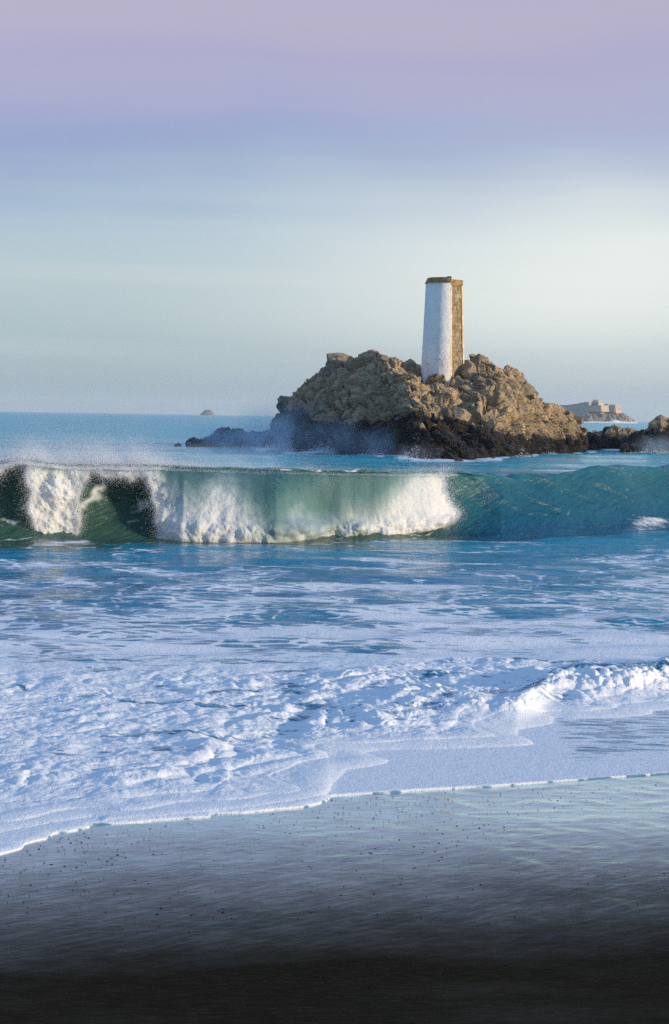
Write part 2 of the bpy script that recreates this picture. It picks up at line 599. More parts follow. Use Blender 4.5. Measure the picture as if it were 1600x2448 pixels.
def make_rock_mat(name, dark_attr=True, warm=1.0, fade=0.0):
    mt, n = new_mat(name)
    geo = n.n('ShaderNodeNewGeometry')
    pos = geo.outputs['Position']
    n1 = n.noise(pos, 0.55, 6.0, 0.6, 0.4)
    n2 = n.noise(n.scaled(pos, (1.0, 1.0, 1.6)), 2.6, 7.0, 0.68, 0.6)
    n3 = n.noise(pos, 9.0, 5.0, 0.7)
    col = n.mix(n.smooth(n1, 0.36, 0.62), (0.38, 0.275, 0.155, 1), (0.68, 0.50, 0.27, 1))
    col = n.mix(n.smooth(n2, 0.42, 0.72), col, (0.34, 0.28, 0.225, 1))
    big = n.smooth(n.noise(pos, 0.13, 4.0, 0.55, 0.3), 0.42, 0.60)
    col = n.mix(n.math('MULTIPLY', big, 0.40), col, (0.24, 0.20, 0.155, 1))
    lich = n.smooth(n.noise(pos, 0.9, 5.0, 0.65, 0.8), 0.56, 0.68)
    col = n.mix(n.math('MULTIPLY', lich, 0.65), col, (0.46, 0.32, 0.09, 1))
    pale = n.smooth(n.noise(pos, 3.3, 6.0, 0.7, 0.3), 0.62, 0.72)
    col = n.mix(n.math('MULTIPLY', pale, 0.6), col, (0.62, 0.55, 0.47, 1))
    col = n.mix(n.smooth(n3, 0.52, 0.75), col, (0.085, 0.07, 0.055, 1))
    col = n.mix(n.math('MULTIPLY', n.smooth(n.noise(pos, 1.5, 6.0, 0.7, 0.8), 0.57, 0.68), 0.55), col, (0.06, 0.05, 0.04, 1))
    if dark_attr:
        wet = n.n('ShaderNodeAttribute', attribute_name='wet').outputs['Fac']
        if dark_attr == 'z':
            zz_ = n.n('ShaderNodeSeparateXYZ', inp={'Vector': pos}).outputs['Z']
            wet = n.smooth(zz_, 4.8, 1.6)
        wm = n.smooth(n.math('ADD', wet, n.math('MULTIPLY_ADD', n1, 0.9, -0.45)), 0.38, 0.62)
        dcol = n.mix(n.smooth(n2, 0.45, 0.7), (0.016, 0.013, 0.011, 1), (0.065, 0.048, 0.033, 1))
        col = n.mix(wm, col, dcol)
        rough = n.math('MULTIPLY_ADD', wm, -0.35, 0.9)
    else:
        rough = 0.9
    rid = n.n('ShaderNodeTexNoise', noise_type='RIDGED_MULTIFRACTAL', inp={'Vector': n.scaled(pos, (0.8, 0.8, 1.3)), 'Scale': 0.9, 'Detail': 7.0, 'Roughness': 0.62, 'Distortion': 0.5}).outputs[0]
    chip = n.n('ShaderNodeTexVoronoi', feature='F1', inp={'Vector': n.vmath('ADD', n.scaled(pos, (1.0, 1.0, 1.7)), n.scaled(n.n('ShaderNodeTexNoise', inp={'Vector': pos, 'Scale': 1.3, 'Detail': 3.0}).outputs['Color'], (0.7, 0.7, 0.7))).outputs[0], 'Scale': 1.5}).outputs['Distance']
    h = n.math('ADD', n.math('MULTIPLY', n2, 0.7), n.math('MULTIPLY', n3, 0.35))
    h = n.math('ADD', n.math('MULTIPLY', rid, -0.30), n.math('ADD', h, n.math('MULTIPLY', chip, 0.7)))
    bmp = n.bump(h, 1.0, 0.55)
    p = n.n('ShaderNodeBsdfPrincipled', inp={'Base Color': col, 'Roughness': rough, 'Specular IOR Level': 0.3, 'Normal': bmp})
    out(n, p.outputs[0])
    return mt


def simple_mat(name, c1, c2, scale=4.0, rough=0.85, bump=0.3, bdist=0.05, lo=0.35, hi=0.65, extra=None, vary=0.0):
    mt, n = new_mat(name)
    pos = n.n('ShaderNodeNewGeometry').outputs['Position']
    n1 = n.noise(pos, scale, 6.0, 0.65, 0.4)
    col = n.mix(n.smooth(n1, lo, hi), c1, c2)
    if extra:
        col = n.mix(n.smooth(n.noise(pos, extra[1], 5.0, 0.65, 0.5), extra[2], extra[3]), col, extra[0])
    if vary:
        rnd = n.n('ShaderNodeObjectInfo').outputs['Random']
        hsv = n.n('ShaderNodeHueSaturation', inp={'Value': n.math('MULTIPLY_ADD', rnd, vary, 1 - vary * 0.5), 'Saturation': n.math('MULTIPLY_ADD', rnd, -0.5, 1.2), 'Color': col})
        col = hsv.outputs[0]
    bmp = n.bump(n.noise(pos, scale * 2.5, 6.0, 0.7), bump, bdist)
    p = n.n('ShaderNodeBsdfPrincipled', inp={'Base Color': col, 'Roughness': rough, 'Specular IOR Level': 0.25, 'Normal': bmp})
    out(n, p.outputs[0])
    return mt


M_SEA = make_sea_mat()
M_WAVE = make_wave_mat()
M_CURT = make_curtain_mat()
M_FOAM = make_foam_mat()
M_DROP = make_drop_mat()
M_SAND = make_sand_mat()
M_ROCK = make_rock_mat('rock')
M_BOULDER = make_rock_mat('boulder_rock', 'z')

# ------------------------------------------------------------------ layout tables (photograph pixels)
EDGE = [(-700, 2180), (-300, 2100), (-80, 2052), (0, 2036), (31, 2029), (58, 2021), (66, 2010), (93, 2003), (124, 1997), (133, 1985), (170, 1981),
        (216, 1972), (239, 1964), (308, 1961), (370, 1956), (463, 1950), (514, 1947), (530, 1939), (591, 1937), (668, 1929),
        (735, 1923), (771, 1915), (794, 1907), (803, 1896), (928, 1888), (1057, 1880), (1186, 1873), (1314, 1864), (1443, 1855),
        (1571, 1846), (1700, 1836), (2000, 1815), (2400, 1795)]
FRONT = [(-700, 2050), (0, 1960), (60, 1955), (140, 1935), (240, 1920), (250, 1948), (258, 1962), (300, 1955), (700, 1905), (770, 1895), (797, 1898), (806, 1868), (841, 1840), (928, 1826), (938, 1802), (970, 1791), (1052, 1788),
         (1160, 1785), (1263, 1781), (1286, 1776), (1296, 1745), (1335, 1727), (1345, 1716), (1458, 1715), (1560, 1707),
         (1572, 1696), (1700, 1680), (2400, 1600)]
FOOT = [(400, 226), (440, 222), (560, 217), (660, 211), (781, 199), (917, 186), (994, 178), (1100, 176), (1190, 180), (1240, 190),
        (1262, 203), (1330, 220), (1400, 234), (1450, 244), (1540, 246), (1800, 246)]

# ------------------------------------------------------------------ beach
def build_beach():
    a = np.linspace(-0.42, 0.42, 420)
    py = np.concatenate([np.linspace(1660, 2620, 420), [2800, 3200, 4200, 7000]])
    Yr = ground_Y(np.full_like(py, 800.0), py)
    Yr = np.concatenate([Yr, [0.0, -30.0, -120.0]])
    nY = len(Yr)
    A, Yg = np.meshgrid(a, Yr)
    Wd = np.where(Yg > 6, Yg, 6 + (6 - Yg) * 3)
    X = A * Wd
    Z = np.where(Yg > 25, -0.03 * (Yg - 25) - 0.03, 0.030 * (25 - Yg) - 0.03)
    near = Yg > 5
    # rhomboid backwash marks and small ripples
    warp = fbm(X * 0.5, Yg * 0.5, 0, 3, 5)
    d1 = perlin((X * 0.9 + Yg * 0.55) * 3.2 + warp, (Yg - 0.3 * X) * 1.5, 0, 8)
    d2 = perlin((X * 0.5 - Yg * 0.8) * 4.5 + warp, (Yg + 0.5 * X) * 1.8, 0, 9)
    ripple = perlin(X * 1.6 + warp, Yg * 11.0 + warp * 2, 0, 21)
    env = smst(fbm(X * 0.25 + 3, Yg * 0.35, 0, 3, 33) + 0.12 * (X + 1.0), -0.25, 0.3)
    Z = Z + near * (0.010 * env * np.maximum(np.maximum(d1, d2), 0) ** 1.4 + 0.0015 * ripple + 0.02 * fbm(X * 0.3, Yg * 0.3, 0, 3, 40))
    # film of water left by the swash, thinning up the beach
    ec = np.linspace(-1200, 2800, 401)
    ey = np.convolve(np.pad(tab(ec, EDGE), 20, mode='edge'), np.ones(41) / 41, 'valid')
    ax = 800 + A * FPX
    Ye = ground_Y(ax, np.interp(ax, ec, ey))
    wet = 1.0 - smst(0.3 * Ye + 13.3 - Yg + 0.5 * fbm(X * 0.5, Yg * 0.5, 0, 4, 41), 0.3, 7.4)
    me = np_mesh('beach', np.stack([X, Yg, Z], -1).reshape(-1, 3), grid_faces(nY, len(a)), True, {'wet': np.clip(wet, 0, 1)})
    return tag(link('beach', me, M_SAND), 'dark wet sand beach below the foam edge', kind='structure')


build_beach()



# ------------------------------------------------------------------ sea
def foam_cover(X, Y, px, py):
    """how much of the surface is under foam, from streaks and sheets drawn out along the shore"""
    wx = fbm(X * 0.35, Y * 0.25, 0, 3, 3) * 1.4
    wy = fbm(X * 0.22, Y * 0.35, 0, 3, 4) * 1.6
    base = fbm((X + wx) * 0.28, (Y + wy) * 0.42, 0, 5, 7, 0.55)
    streak = fbm((X + wx) * 0.5, (Y + wy) * 2.2, 0, 4, 15, 0.6)
    cell = np.abs(perlin((X + wx) * 0.55, (Y + wy) * 0.9, 0, 29))
    thr = tab(py, [(1290, -0.05), (1330, 0.06), (1400, 0.22), (1450, 0.30), (1490, 0.38), (1530, 0.56), (1580, 0.72), (1640, 0.80), (1700, 0.95), (2100, 1.1)])
    f = thr + base * 1.15 + streak * 0.45
    f = np.maximum(f, (0.52 - cell * 5.0) * smst(py, 1320, 1420))
    return f


def build_sea():
    cols = np.concatenate([np.linspace(-1600, -60, 60, endpoint=False), np.linspace(-60, 1660, 560), np.linspace(1662, 3200, 60)])
    a = (cols - 800) / FPX
    far = np.array([8000, 6000, 4800, 4000, 3200, 2400, 2000, 1600])
    rows = np.concatenate([np.arange(1006.5, 1120, 2.2), np.arange(1120, 1280, 4.0), np.arange(1280, 1760, 1.25)])
    Yr = np.concatenate([far, CAMZ * FPX / (rows - 994.0)])
    A, Y = np.meshgrid(a, Yr)
    X = A * Y
    Z = np.zeros_like(X)
    # swell and chop, each fading where the rows grow too coarse to carry it
    def comp(lam, ang, amp, seed, lo, hi):
        th = math.radians(ang)
        ph = (X * math.sin(th) + Y * math.cos(th)) * 2 * math.pi / lam + 2.2 * fbm(X / lam / 2.5, Y / lam / 2.5, 0, 2, seed)
        return amp * np.sin(ph) * (1 - smst(Y, lo, hi))
    Z += comp(34, 6, 0.18, 51, 420, 800) * smst(Y, 90, 130)
    Z += comp(17, -14, 0.13, 52, 260, 420) * smst(Y, 75, 110)
    Z += comp(8, 9, 0.07, 53, 130, 210) * smst(Y, 66, 90)
    for lam, ang, amp, sd in ((4.2, 8, 0.050, 54), (2.6, -16, 0.034, 55), (1.7, 20, 0.024, 56), (1.1, -7, 0.017, 57)):
        Z += comp(lam, ang, amp, sd, 14 * lam + 12, 20 * lam + 30)
    Z += 0.05 * fbm(X * 0.35, Y * 0.8, 0, 4, 60) * (1 - smst(Y, 60, 90))
    px, py = proj(X, Y, np.zeros_like(X))
    # trough before the breaking wave; sheet dives under the wave
    Yb = wave_base(px)
    dive = smst(Y, Yb + 0.2, Yb + 1.0) * (1 - smst(Y, Yb + 13, Yb + 18))
    Z -= dive * 1.0
    foam = np.zeros_like(X)
    nearz = Y < 66
    foam = np.where(nearz, foam_cover(X, Y, px, py), 0)
    # foam scraps and lines before the rocks
    Yf = tab(px, FOOT)
    dd = Yf - Y
    surf = np.exp(-((dd - 1.0) / 2.4) ** 2) * (0.95 + 1.2 * fbm(X * 0.25, Y * 0.12, 0, 4, 71)) * smst(px, 470, 560)
    surf = np.maximum(surf, np.exp(-((dd - 7.0 - 3 * fbm(X * 0.1, Y * 0.05, 0, 2, 74)) / 1.8) ** 2) * (0.55 + 1.3 * fbm(X * 0.3, Y * 0.1, 0, 4, 72)) * smst(px, 560, 700) * (1 - smst(px, 1000, 1150)))
    caps = (fbm(X * 0.12, Y * 0.07, 0, 5, 73, 0.6) - 0.27) * 2.6
    foam = np.where(Y > 75, np.maximum(surf * (Y < Yf + 6), np.where(Y < 330, caps, 0)), foam)
    lighten = np.clip(0.35 * np.exp(-((Y - 64) / 8) ** 2) + smst(px, 1100, 1600) * 0.2 * (Y > 75) + np.where(Y > 75, 0.72, 0.14) + 0.25 * fbm(X * 0.05, Y * 0.03, 0, 3, 77), 0, 1)
    # the sheet slips under the foam mesh near the shore
    Z -= smst(py, 1640, 1730) * 0.25
    me = np_mesh('sea', np.stack([X, Y, Z], -1).reshape(-1, 3), grid_faces(len(Yr), len(a)), True, {'foam': foam, 'lighten': lighten})
    return tag(link('sea', me, M_SEA), 'blue green sea with drifting foam', kind='structure')


CREST_PY = [(-900, 1105), (0, 1106), (60, 1100), (150, 1112), (375, 1114), (520, 1120), (700, 1124), (900, 1128), (1057, 1131), (1098, 1129), (1160, 1136),
            (1263, 1136), (1314, 1132), (1366, 1124), (1443, 1116), (1479, 1113), (1545, 1115), (1600, 1112), (2400, 1100)]
BASE_PY = [(-900, 1300), (0, 1305), (150, 1303), (400, 1300), (700, 1300), (930, 1297), (1080, 1290), (1200, 1290), (1330, 1284), (1480, 1272), (1600, 1262), (1800, 1250), (2400, 1220)]


def wave_base(px):
    by = tab(px, BASE_PY)
    _, e = ray(px, by)
    return CAMZ / -e


def wave_profile(px):
    """rows of (dY from base, z) for every column, as control points"""
    Yb = wave_base(px)
    curl = 1 - smst(px, 1010, 1300)
    Ycr = Yb + 1.95 * curl + 5.4 * (1 - curl)
    _, e = ray(px, tab(px, CREST_PY) + 5.0 * fbm(px * 0.012, 0 * px, 0, 4, 44) * (1 - 0.6 * smst(px, 380, 420)))
    zc = CAMZ + e * Ycr
    A = np.array([(-3.5, -0.13), (-1.2, -0.02), (0.0, 0.0), (1.3, 0.05), (2.2, 0.28), (2.6, 0.60), (2.55, 0.84), (2.3, 0.96), (1.95, 1.0), (2.5, 1.02), (3.8, 0.96), (6.5, 0.72), (10, 0.40), (15, 0.10), (20, -0.15)])
    B = np.array([(-3.5, -0.13), (-1.2, -0.02), (0.0, 0.02), (1.6, 0.13), (2.9, 0.36), (3.8, 0.62), (4.5, 0.84), (4.95, 0.96), (5.4, 1.0), (6.0, 0.985), (7.2, 0.88), (9.0, 0.68), (12, 0.38), (16, 0.10), (20, -0.15)])
    C = A[:, None, :] * curl[None, :, None] + B[:, None, :] * (1 - curl)[None, :, None]
    Yp = Yb[None] + C[..., 0]
    Zp = C[..., 1] * zc[None]
    return Yp, Zp, Yb, Ycr, zc, curl


def catmull(P, n):
    """P (k, cols) -> (m, cols) with n steps a span"""
    k = P.shape[0]
    Pe = np.concatenate([2 * P[:1] - P[1:2], P, 2 * P[-1:] - P[-2:-1]])
    rows = []
    for i in range(k - 1):
        p0, p1, p2, p3 = Pe[i:i + 4]
        for t in np.arange(n) / n:
            rows.append(0.5 * (2 * p1 + (p2 - p0) * t + (2 * p0 - 5 * p1 + 4 * p2 - p3) * t * t + (3 * p1 - p0 - 3 * p2 + p3) * t ** 3))
    rows.append(P[-1])
    return np.array(rows)


WAVE = empty('breaking_wave', at(800, 1300, 58.5))
WAVE.location.z = 0
tag(WAVE, 'large green breaking wave with white curling lip in front of the rocky islet', 'wave')
WINV = np.array(WAVE.location)


def build_wave():
    cols = np.arange(-520, 2120, 4.0)
    Yp, Zp, Yb, Ycr, zc, curl = wave_profile(cols)
    NS = 14
    Y = catmull(Yp, NS)
    Z = catmull(Zp, NS)
    A = ((cols - 800) / FPX)[None]
    X = A * Y
    P = np.stack([X, Y, Z], -1)
    N = grid_normals(P)
    T = np.linspace(0, 1, Y.shape[0])[:, None] + 0 * X
    k = np.arange(Y.shape[0])[:, None] / NS + 0 * X        # control point index along the profile
    face = smst(k, 2.0, 3.5) * (1 - smst(k, 8.5, 10))
    s = np.concatenate([np.zeros((1, X.shape[1])), np.cumsum(np.linalg.norm(np.diff(P, axis=0), axis=-1), 0)])
    # diagonal ribs drawn up the face, longer towards the open shoulder
    rib = fbm((X * 0.45 + s * 0.42) * 1.1, s * 0.35 - X * 0.12, 0, 4, 81)
    rib2 = perlin((X * 0.75 + s * 1.3) * 1.3, X * 0.10, 0, 82)
    rib3 = perlin((X * 0.9 + s * 1.1) * 3.1, X * 0.25 + s * 0.2, 0, 80)
    D = face * (0.15 * rib + (0.11 * rib2 + 0.05 * rib3) * (0.25 + 0.75 * (1 - curl))[None]) + 0.03 * fbm(X * 0.6, Y * 0.6, Z, 3, 83)
    lump = (1 - curl)[None] * 0.12 * perlin(X * 0.3, Y * 0.2, 0, 84) * face
    P = P + N * (D + lump)[..., None]
    # foam lace carried up the face
    px0 = cols[None] + 0 * X
    wx = fbm(X * 0.9, s * 0.9, 0, 3, 85) * 1.1
    lace = np.abs(perlin((X + wx) * 0.8, (s + wx) * 0.7, 0, 86))
    patch = fbm(X * 0.5, s * 0.5, 0, 3, 87)
    foam = (0.66 - lace * 2.3) * smst(patch, -0.20, 0.10) * (k < 8.6) * (1 - 0.45 * smst(px0, 1000, 1100))
    px = cols[None] + 0 * X
    barrel = smst(px, 140, 180) * (1 - smst(px, 285, 330)) * smst(k, 4.0, 4.5) * (1 - smst(k, 5.6, 6.2))
    foam = np.maximum(foam, (0.36 - lace * 1.2) * barrel)
    foot = smst(k, 1.0, 1.8) * (1 - smst(k, 2.6, 3.4))
    foam = np.maximum(foam, (0.55 - np.abs(perlin((X + wx) * 0.3, (Y + wx) * 1.6, 0, 88)) * 4.5) * foot * (1 - 0.5 * smst(px, 1000, 1200)))
    foam = np.maximum(foam, 0.55 * np.exp(-((px - 1560) / 80) ** 2) * smst(k, 1.2, 1.9) * (1 - smst(k, 3.0, 3.6)) + 0.25 * rib * (k < 4) * (px > 1450))
    foam = np.maximum(foam, (0.62 + 0.5 * fbm(X * 1.2, s * 1.6, 0, 3, 79)) * smst(px, 50, 90) * (1 - smst(px, 190, 270)) * smst(k, 1.5, 2.1) * (1 - smst(k, 2.5, 3.3)))
    foam *= 1 - 0.6 * smst(k, 9.5, 10.5)
    foam = np.where(k > 9, np.maximum(foam, (fbm(X * 0.4, Y * 0.15, 0, 4, 89) - 0.1) * 1.6 * smst(k, 9, 10)), foam)
    lighten = 0.04 + 0.75 * smst(k, 5.0, 8.2) * (0.55 + 0.45 * smst(px, 380, 1100)) + 0.30 * smst(px, 1000, 1150) * smst(k, 2, 5) + 0.25 * fbm(X * 0.4, s * 0.6, 0, 3, 90)  # light passing through the thin crest painted in as paler turquoise
    lighten = np.where(k > 8.6, 0.35, lighten)
    me = np_mesh('wave_face', (P - WINV).reshape(-1, 3), grid_faces(*X.shape), True, {'foam': foam, 'lighten': np.clip(lighten, 0, 1), 'blue': smst(px, 980, 1180) * 0.8 + 0.2 * smst(px, 1000, 1250) * (1 - smst(k, 3, 6))})
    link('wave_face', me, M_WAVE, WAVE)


def build_curtain():
    """the lip thrown forward and falling as a sheet, whole where it has landed, ragged where it still hangs"""
    cols = np.arange(-520, 1086, 2.0)
    Yp, Zp, Yb, Ycr, zc, curl = wave_profile(cols)
    t = np.concatenate([np.linspace(-0.18, 0, 8, endpoint=False), np.linspace(0, 1, 90)])
    T = t[:, None] + 0 * cols[None]
    px = cols[None] + 0 * T
    land = tab(cols, [(-520, 1296), (0, 1290), (72, 1262), (110, 1280), (195, 1290), (380, 1294), (437, 1297), (660, 1299), (800, 1290), (925, 1288), (995, 1276), (1083, 1252)])
    _, e = ray(cols, land)
    Yl = np.minimum(CAMZ / -e, Ycr - 0.4)
    zl = CAMZ + e * Yl
    q = np.clip(T, 0, 1)
    Y = Ycr[None] + 0.12 - (Ycr - Yl)[None] * (1 - (1 - q) ** 1.7) + np.where(T < 0, -T * 5.0, 0)
    Z = zc[None] + (zl - zc)[None] * q ** 1.35 + np.where(T < 0, T * 0.12, 0) + 0.015
    X = ((cols - 800) / FPX)[None] * Y
    P = np.stack([X, Y, Z], -1)
    N = -grid_normals(P)
    N = np.where((N[..., 1:2] > 0), -N, N)
    white = tab(px, [(-520, 0.3), (70, 0.15), (90, 0.05), (185, 0.05), (375, 0.05), (400, 0.45), (470, 0.58), (525, 0.30), (550, 0.32), (575, 0.55), (620, 0.78), (660, 0.95), (690, 0.85), (715, 0.80), (760, 0.88), (850, 0.80), (900, 0.74), (950, 0.55), (985, 0.28), (1030, 0.10), (1083, 0.10)])
    foam = 0.16 + 0.80 * smst(T - white, -0.55, 0.45) + 0.20 * fbm(X * 1.2, Z * 0.8, 0, 5, 91, 0.6)
    foam += 0.12 * smst(px, 760, 960)
    foam -= 0.20 * (1 - smst(T, 0.0, 0.14)) * smst(px, 370, 400) * (1 - smst(px, 960, 990))
    foam = np.where(px < 378, np.maximum(foam, 0.70 + 0.45 * fbm(X * 2.6, T * 1.6, 0, 4, 77, 0.6)), foam)
    blob = billow(X * 1.1, Y * 1.1, Z * 1.1, 5, 92, 0.6)
    fl = np.clip((foam - 0.45) * 2.2, 0, 1)
    D = fl * (0.14 * blob - 0.05 + 0.30 * (blob - 0.3) * (1 - smst(px, 378, 420))) * smst(T, -0.05, 0.3) + 0.025 * perlin(X * 3.0, T * 0.8, 0, 93) * smst(T, 0, 0.3)
    # thick white toe where the sheet has landed
    toe = smst(px, 380, 430) * np.exp(-((T - 0.90) / 0.12) ** 2) * (0.17 + 0.14 * smst(px, 630, 700)) * (0.35 + 1.6 * billow(X * 1.1, Z * 1.3, 0, 4, 97))
    P = P + N * (D + toe)[..., None]
    pw = px + (15 * fbm(X * 1.1, Z * 1.6, 0, 4, 98, 0.6) + 34 * fbm(T * 2.2, X * 0.5, 0, 3, 78)) * smst(-px, -400, -370)
    pw = pw - 26 * np.clip(T, 0, 1) ** 1.5 * smst(px, 110, 160) * (1 - smst(px, 230, 262))
    L = tab(pw, [(-520, 0.2), (-200, 1.1), (-60, 0.9), (-20, 0.12), (55, 0.10), (72, 0.5), (86, 1.1), (158, 1.1), (172, 0.70), (184, 0.34), (200, 0.16), (222, 0.12), (250, 0.24), (270, 0.25), (300, 0.20), (318, 0.30), (330, 0.27), (352, 0.25), (368, 0.42), (374, 0.75), (384, 1.1), (1050, 1.1), (1056, 0.9)])
    L = L + 0.16 * fbm(X * 2.0, T * 6.0, 0, 4, 94) + 0.05 * perlin(X * 9, T * 8, 0, 95)
    right_edge = tab(T, [(-0.2, 1050), (0.2, 1056), (0.45, 1064), (0.75, 1078), (1.0, 1086)]) + 14 * fbm(X * 0 + T * 9, T * 3, 0, 3, 96)
    keep = (T < L) & (px < right_edge)
    me = np_mesh('falling_lip', (P - WINV).reshape(-1, 3), grid_faces(*X.shape, keep=keep), True, {'foam': foam})
    link('falling_lip', me, M_CURT, WAVE)
    return P, N, T, px, keep, foam


def drop_cloud(name, C, R, mat):
    """drops of water as a cloud of small spheres"""
    me = bpy.data.meshes.new(name)
    me.vertices.add(len(C))
    me.vertices.foreach_set('co', np.ascontiguousarray(C, np.float32).ravel())
    a = me.attributes.new('drop_radius', 'FLOAT', 'POINT')
    a.data.foreach_set('value', np.ascontiguousarray(R, np.float32))
    o = link(name, me, mat)
    g = bpy.data.node_groups.get('drops')
    if g is None:
        g = bpy.data.node_groups.new('drops', 'GeometryNodeTree')
        g.interface.new_socket('Geometry', in_out='INPUT', socket_type='NodeSocketGeometry')
        g.interface.new_socket('Geometry', in_out='OUTPUT', socket_type='NodeSocketGeometry')
        gi, go = g.nodes.new('NodeGroupInput'), g.nodes.new('NodeGroupOutput')
        mp = g.nodes.new('GeometryNodeMeshToPoints')
        na = g.nodes.new('GeometryNodeInputNamedAttribute')
        na.data_type = 'FLOAT'
        na.inputs['Name'].default_value = 'drop_radius'
        sm = g.nodes.new('GeometryNodeSetMaterial')
        sm.inputs['Material'].default_value = mat
        g.links.new(gi.outputs[0], mp.inputs['Mesh'])
        g.links.new(na.outputs[0], mp.inputs['Radius'])
        g.links.new(mp.outputs[0], sm.inputs['Geometry'])
        g.links.new(sm.outputs[0], go.inputs[0])
    md = o.modifiers.new('drops', 'NODES')
    md.node_group = g
    return o


build_sea()
build_wave()
CP, CN, CT, CPX, CK, CF = build_curtain()


def build_spray():
    """drops flying off the lip, the landing line and the crest"""
    ok = CK & (CPX > -120)
    idx = np.argwhere(ok)
    wgt = (0.15 + np.clip((CF[ok] - 0.55) * 2.5, 0, 1.2))
    wgt *= np.where(CPX[ok] < 380, 1.6, 1.0)
    n1 = 50000
    pick = idx[RNG.choice(len(idx), n1, p=wgt / wgt.sum())]
    p = CP[pick[:, 0], pick[:, 1]]
    nrm = CN[pick[:, 0], pick[:, 1]]
    C1 = p + nrm * RNG.exponential(0.10, (n1, 1)) + RNG.normal(0, 0.06, (n1, 3))
    R1 = RNG.uniform(0.0015, 0.0045, n1)
    # rim of the hanging lip and the edge of the curtain
    rim = CK & ~(np.roll(CK, -1, 0) & np.roll(CK, 1, 1) & np.roll(CK, -1, 1)) & (CT > 0.05) & (CPX > -120)
    ridx = np.argwhere(rim)
    n2 = 150000
    pick = ridx[RNG.integers(0, len(ridx), n2)]
    p = CP[pick[:, 0], pick[:, 1]]
    C2 = p + RNG.normal(0, 1, (n2, 3)) * np.array([0.10, 0.10, 0.09]) * RNG.exponential(0.7, (n2, 1))
    R2 = RNG.uniform(0.002, 0.007, n2)
    # spindrift above the crest
    n3 = 260000
    cx = RNG.choice(np.arange(-100, 1090, 1.0), n3, p=(lambda q: q / q.sum())(tab(np.arange(-100, 1090, 1.0), [(-100, 1), (40, 1), (90, 3), (170, 2.2), (200, 2), (260, 3), (370, 2.6), (420, .7), (560, .5), (900, .12), (1000, .6), (1089, .9)])))
    Yp, Zp, Yb, Ycr, zc, curl = wave_profile(cx)
    lift = RNG.exponential(0.15, n3) * tab(cx, [(-100, .8), (60, 1.2), (120, 1.7), (230, 1.6), (360, 1.3), (450, .9), (900, .4), (1090, .7)])
    gust = 0.25 + 1.9 * np.clip(0.4 + 1.3 * fbm(cx * 0.025, 0 * cx, 0, 4, 99), 0, 1.2)
    lift *= gust
    Y3 = Ycr + RNG.normal(0.3, 0.35, n3) + lift * 1.2
    C3 = np.stack([((cx - 800) / FPX) * Y3 + RNG.normal(0, 1, n3) * (0.05 + 0.35 * lift) - lift * 0.35, Y3, zc - 0.12 + lift], -1)
    R3 = RNG.uniform(0.0018, 0.006, n3)
    C = np.concatenate([C1, C2, C3])
    R = np.concatenate([R1, R2, R3])
    C[:, 2] = np.maximum(C[:, 2], 0.02)
    o = drop_cloud('spray', C, R, M_DROP)
    tag(o, 'white drops of spray flying off the lip of the breaking wave', kind='stuff')


build_spray()

# ------------------------------------------------------------------ foam at the shore
TONGUE_A = [(-900, 2140), (-300, 2030), (0, 1990), (60, 1978), (150, 1962), (225, 1950), (246, 1952), (248, 1962), (300, 1955), (420, 1947), (514, 1938), (640, 1924), (730, 1911), (785, 1900), (800, 1888),
            (806, 1868), (841, 1838), (900, 1829), (934, 1821), (937, 1814), (903, 1804), (880, 1796), (915, 1791), (970, 1789), (1052, 1788), (1160, 1784), (1263, 1780), (1288, 1776), (1278, 1767),
            (1248, 1756), (1252, 1743), (1300, 1735), (1335, 1726), (1337, 1714), (1391, 1716), (1458, 1715), (1540, 1709), (1568, 1705), (1574, 1698), (1640, 1690), (2400, 1610)]


def signed_dist(X, Y, line, far=60.0):
    """distance in metres to a line of pixels laid out on the sand, positive on the seaward side"""
    p = np.asarray(line, float)
    ly = ground_Y(p[:, 0], p[:, 1])
    lx = (p[:, 0] - 800) / FPX * ly
    X = X.astype(np.float32)
    Y = Y.astype(np.float32)
    best = np.full(X.shape, 1e9, np.float32)
    cross = np.zeros(X.shape, bool)
    n = len(lx)
    vx = np.concatenate([lx, [lx[-1] + 60, lx[0] - 60]])
    vy = np.concatenate([ly, [far + 200, far + 200]])
    for i in range(len(vx)):
        k = (i + 1) % len(vx)
        ax, ay, bx, by = vx[i], vy[i], vx[k], vy[k]
        if i < n - 1:
            dx, dy = bx - ax, by - ay
            t = np.clip(((X - ax) * dx + (Y - ay) * dy) / (dx * dx + dy * dy), 0, 1)
            best = np.minimum(best, (X - ax - t * dx) ** 2 + (Y - ay - t * dy) ** 2)
        if by != ay:
            c = ((ay > Y) != (by > Y)) & (X < (bx - ax) * (Y - ay) / (by - ay) + ax)
            cross ^= c
    return np.sqrt(best) * np.where(cross, 1, -1)


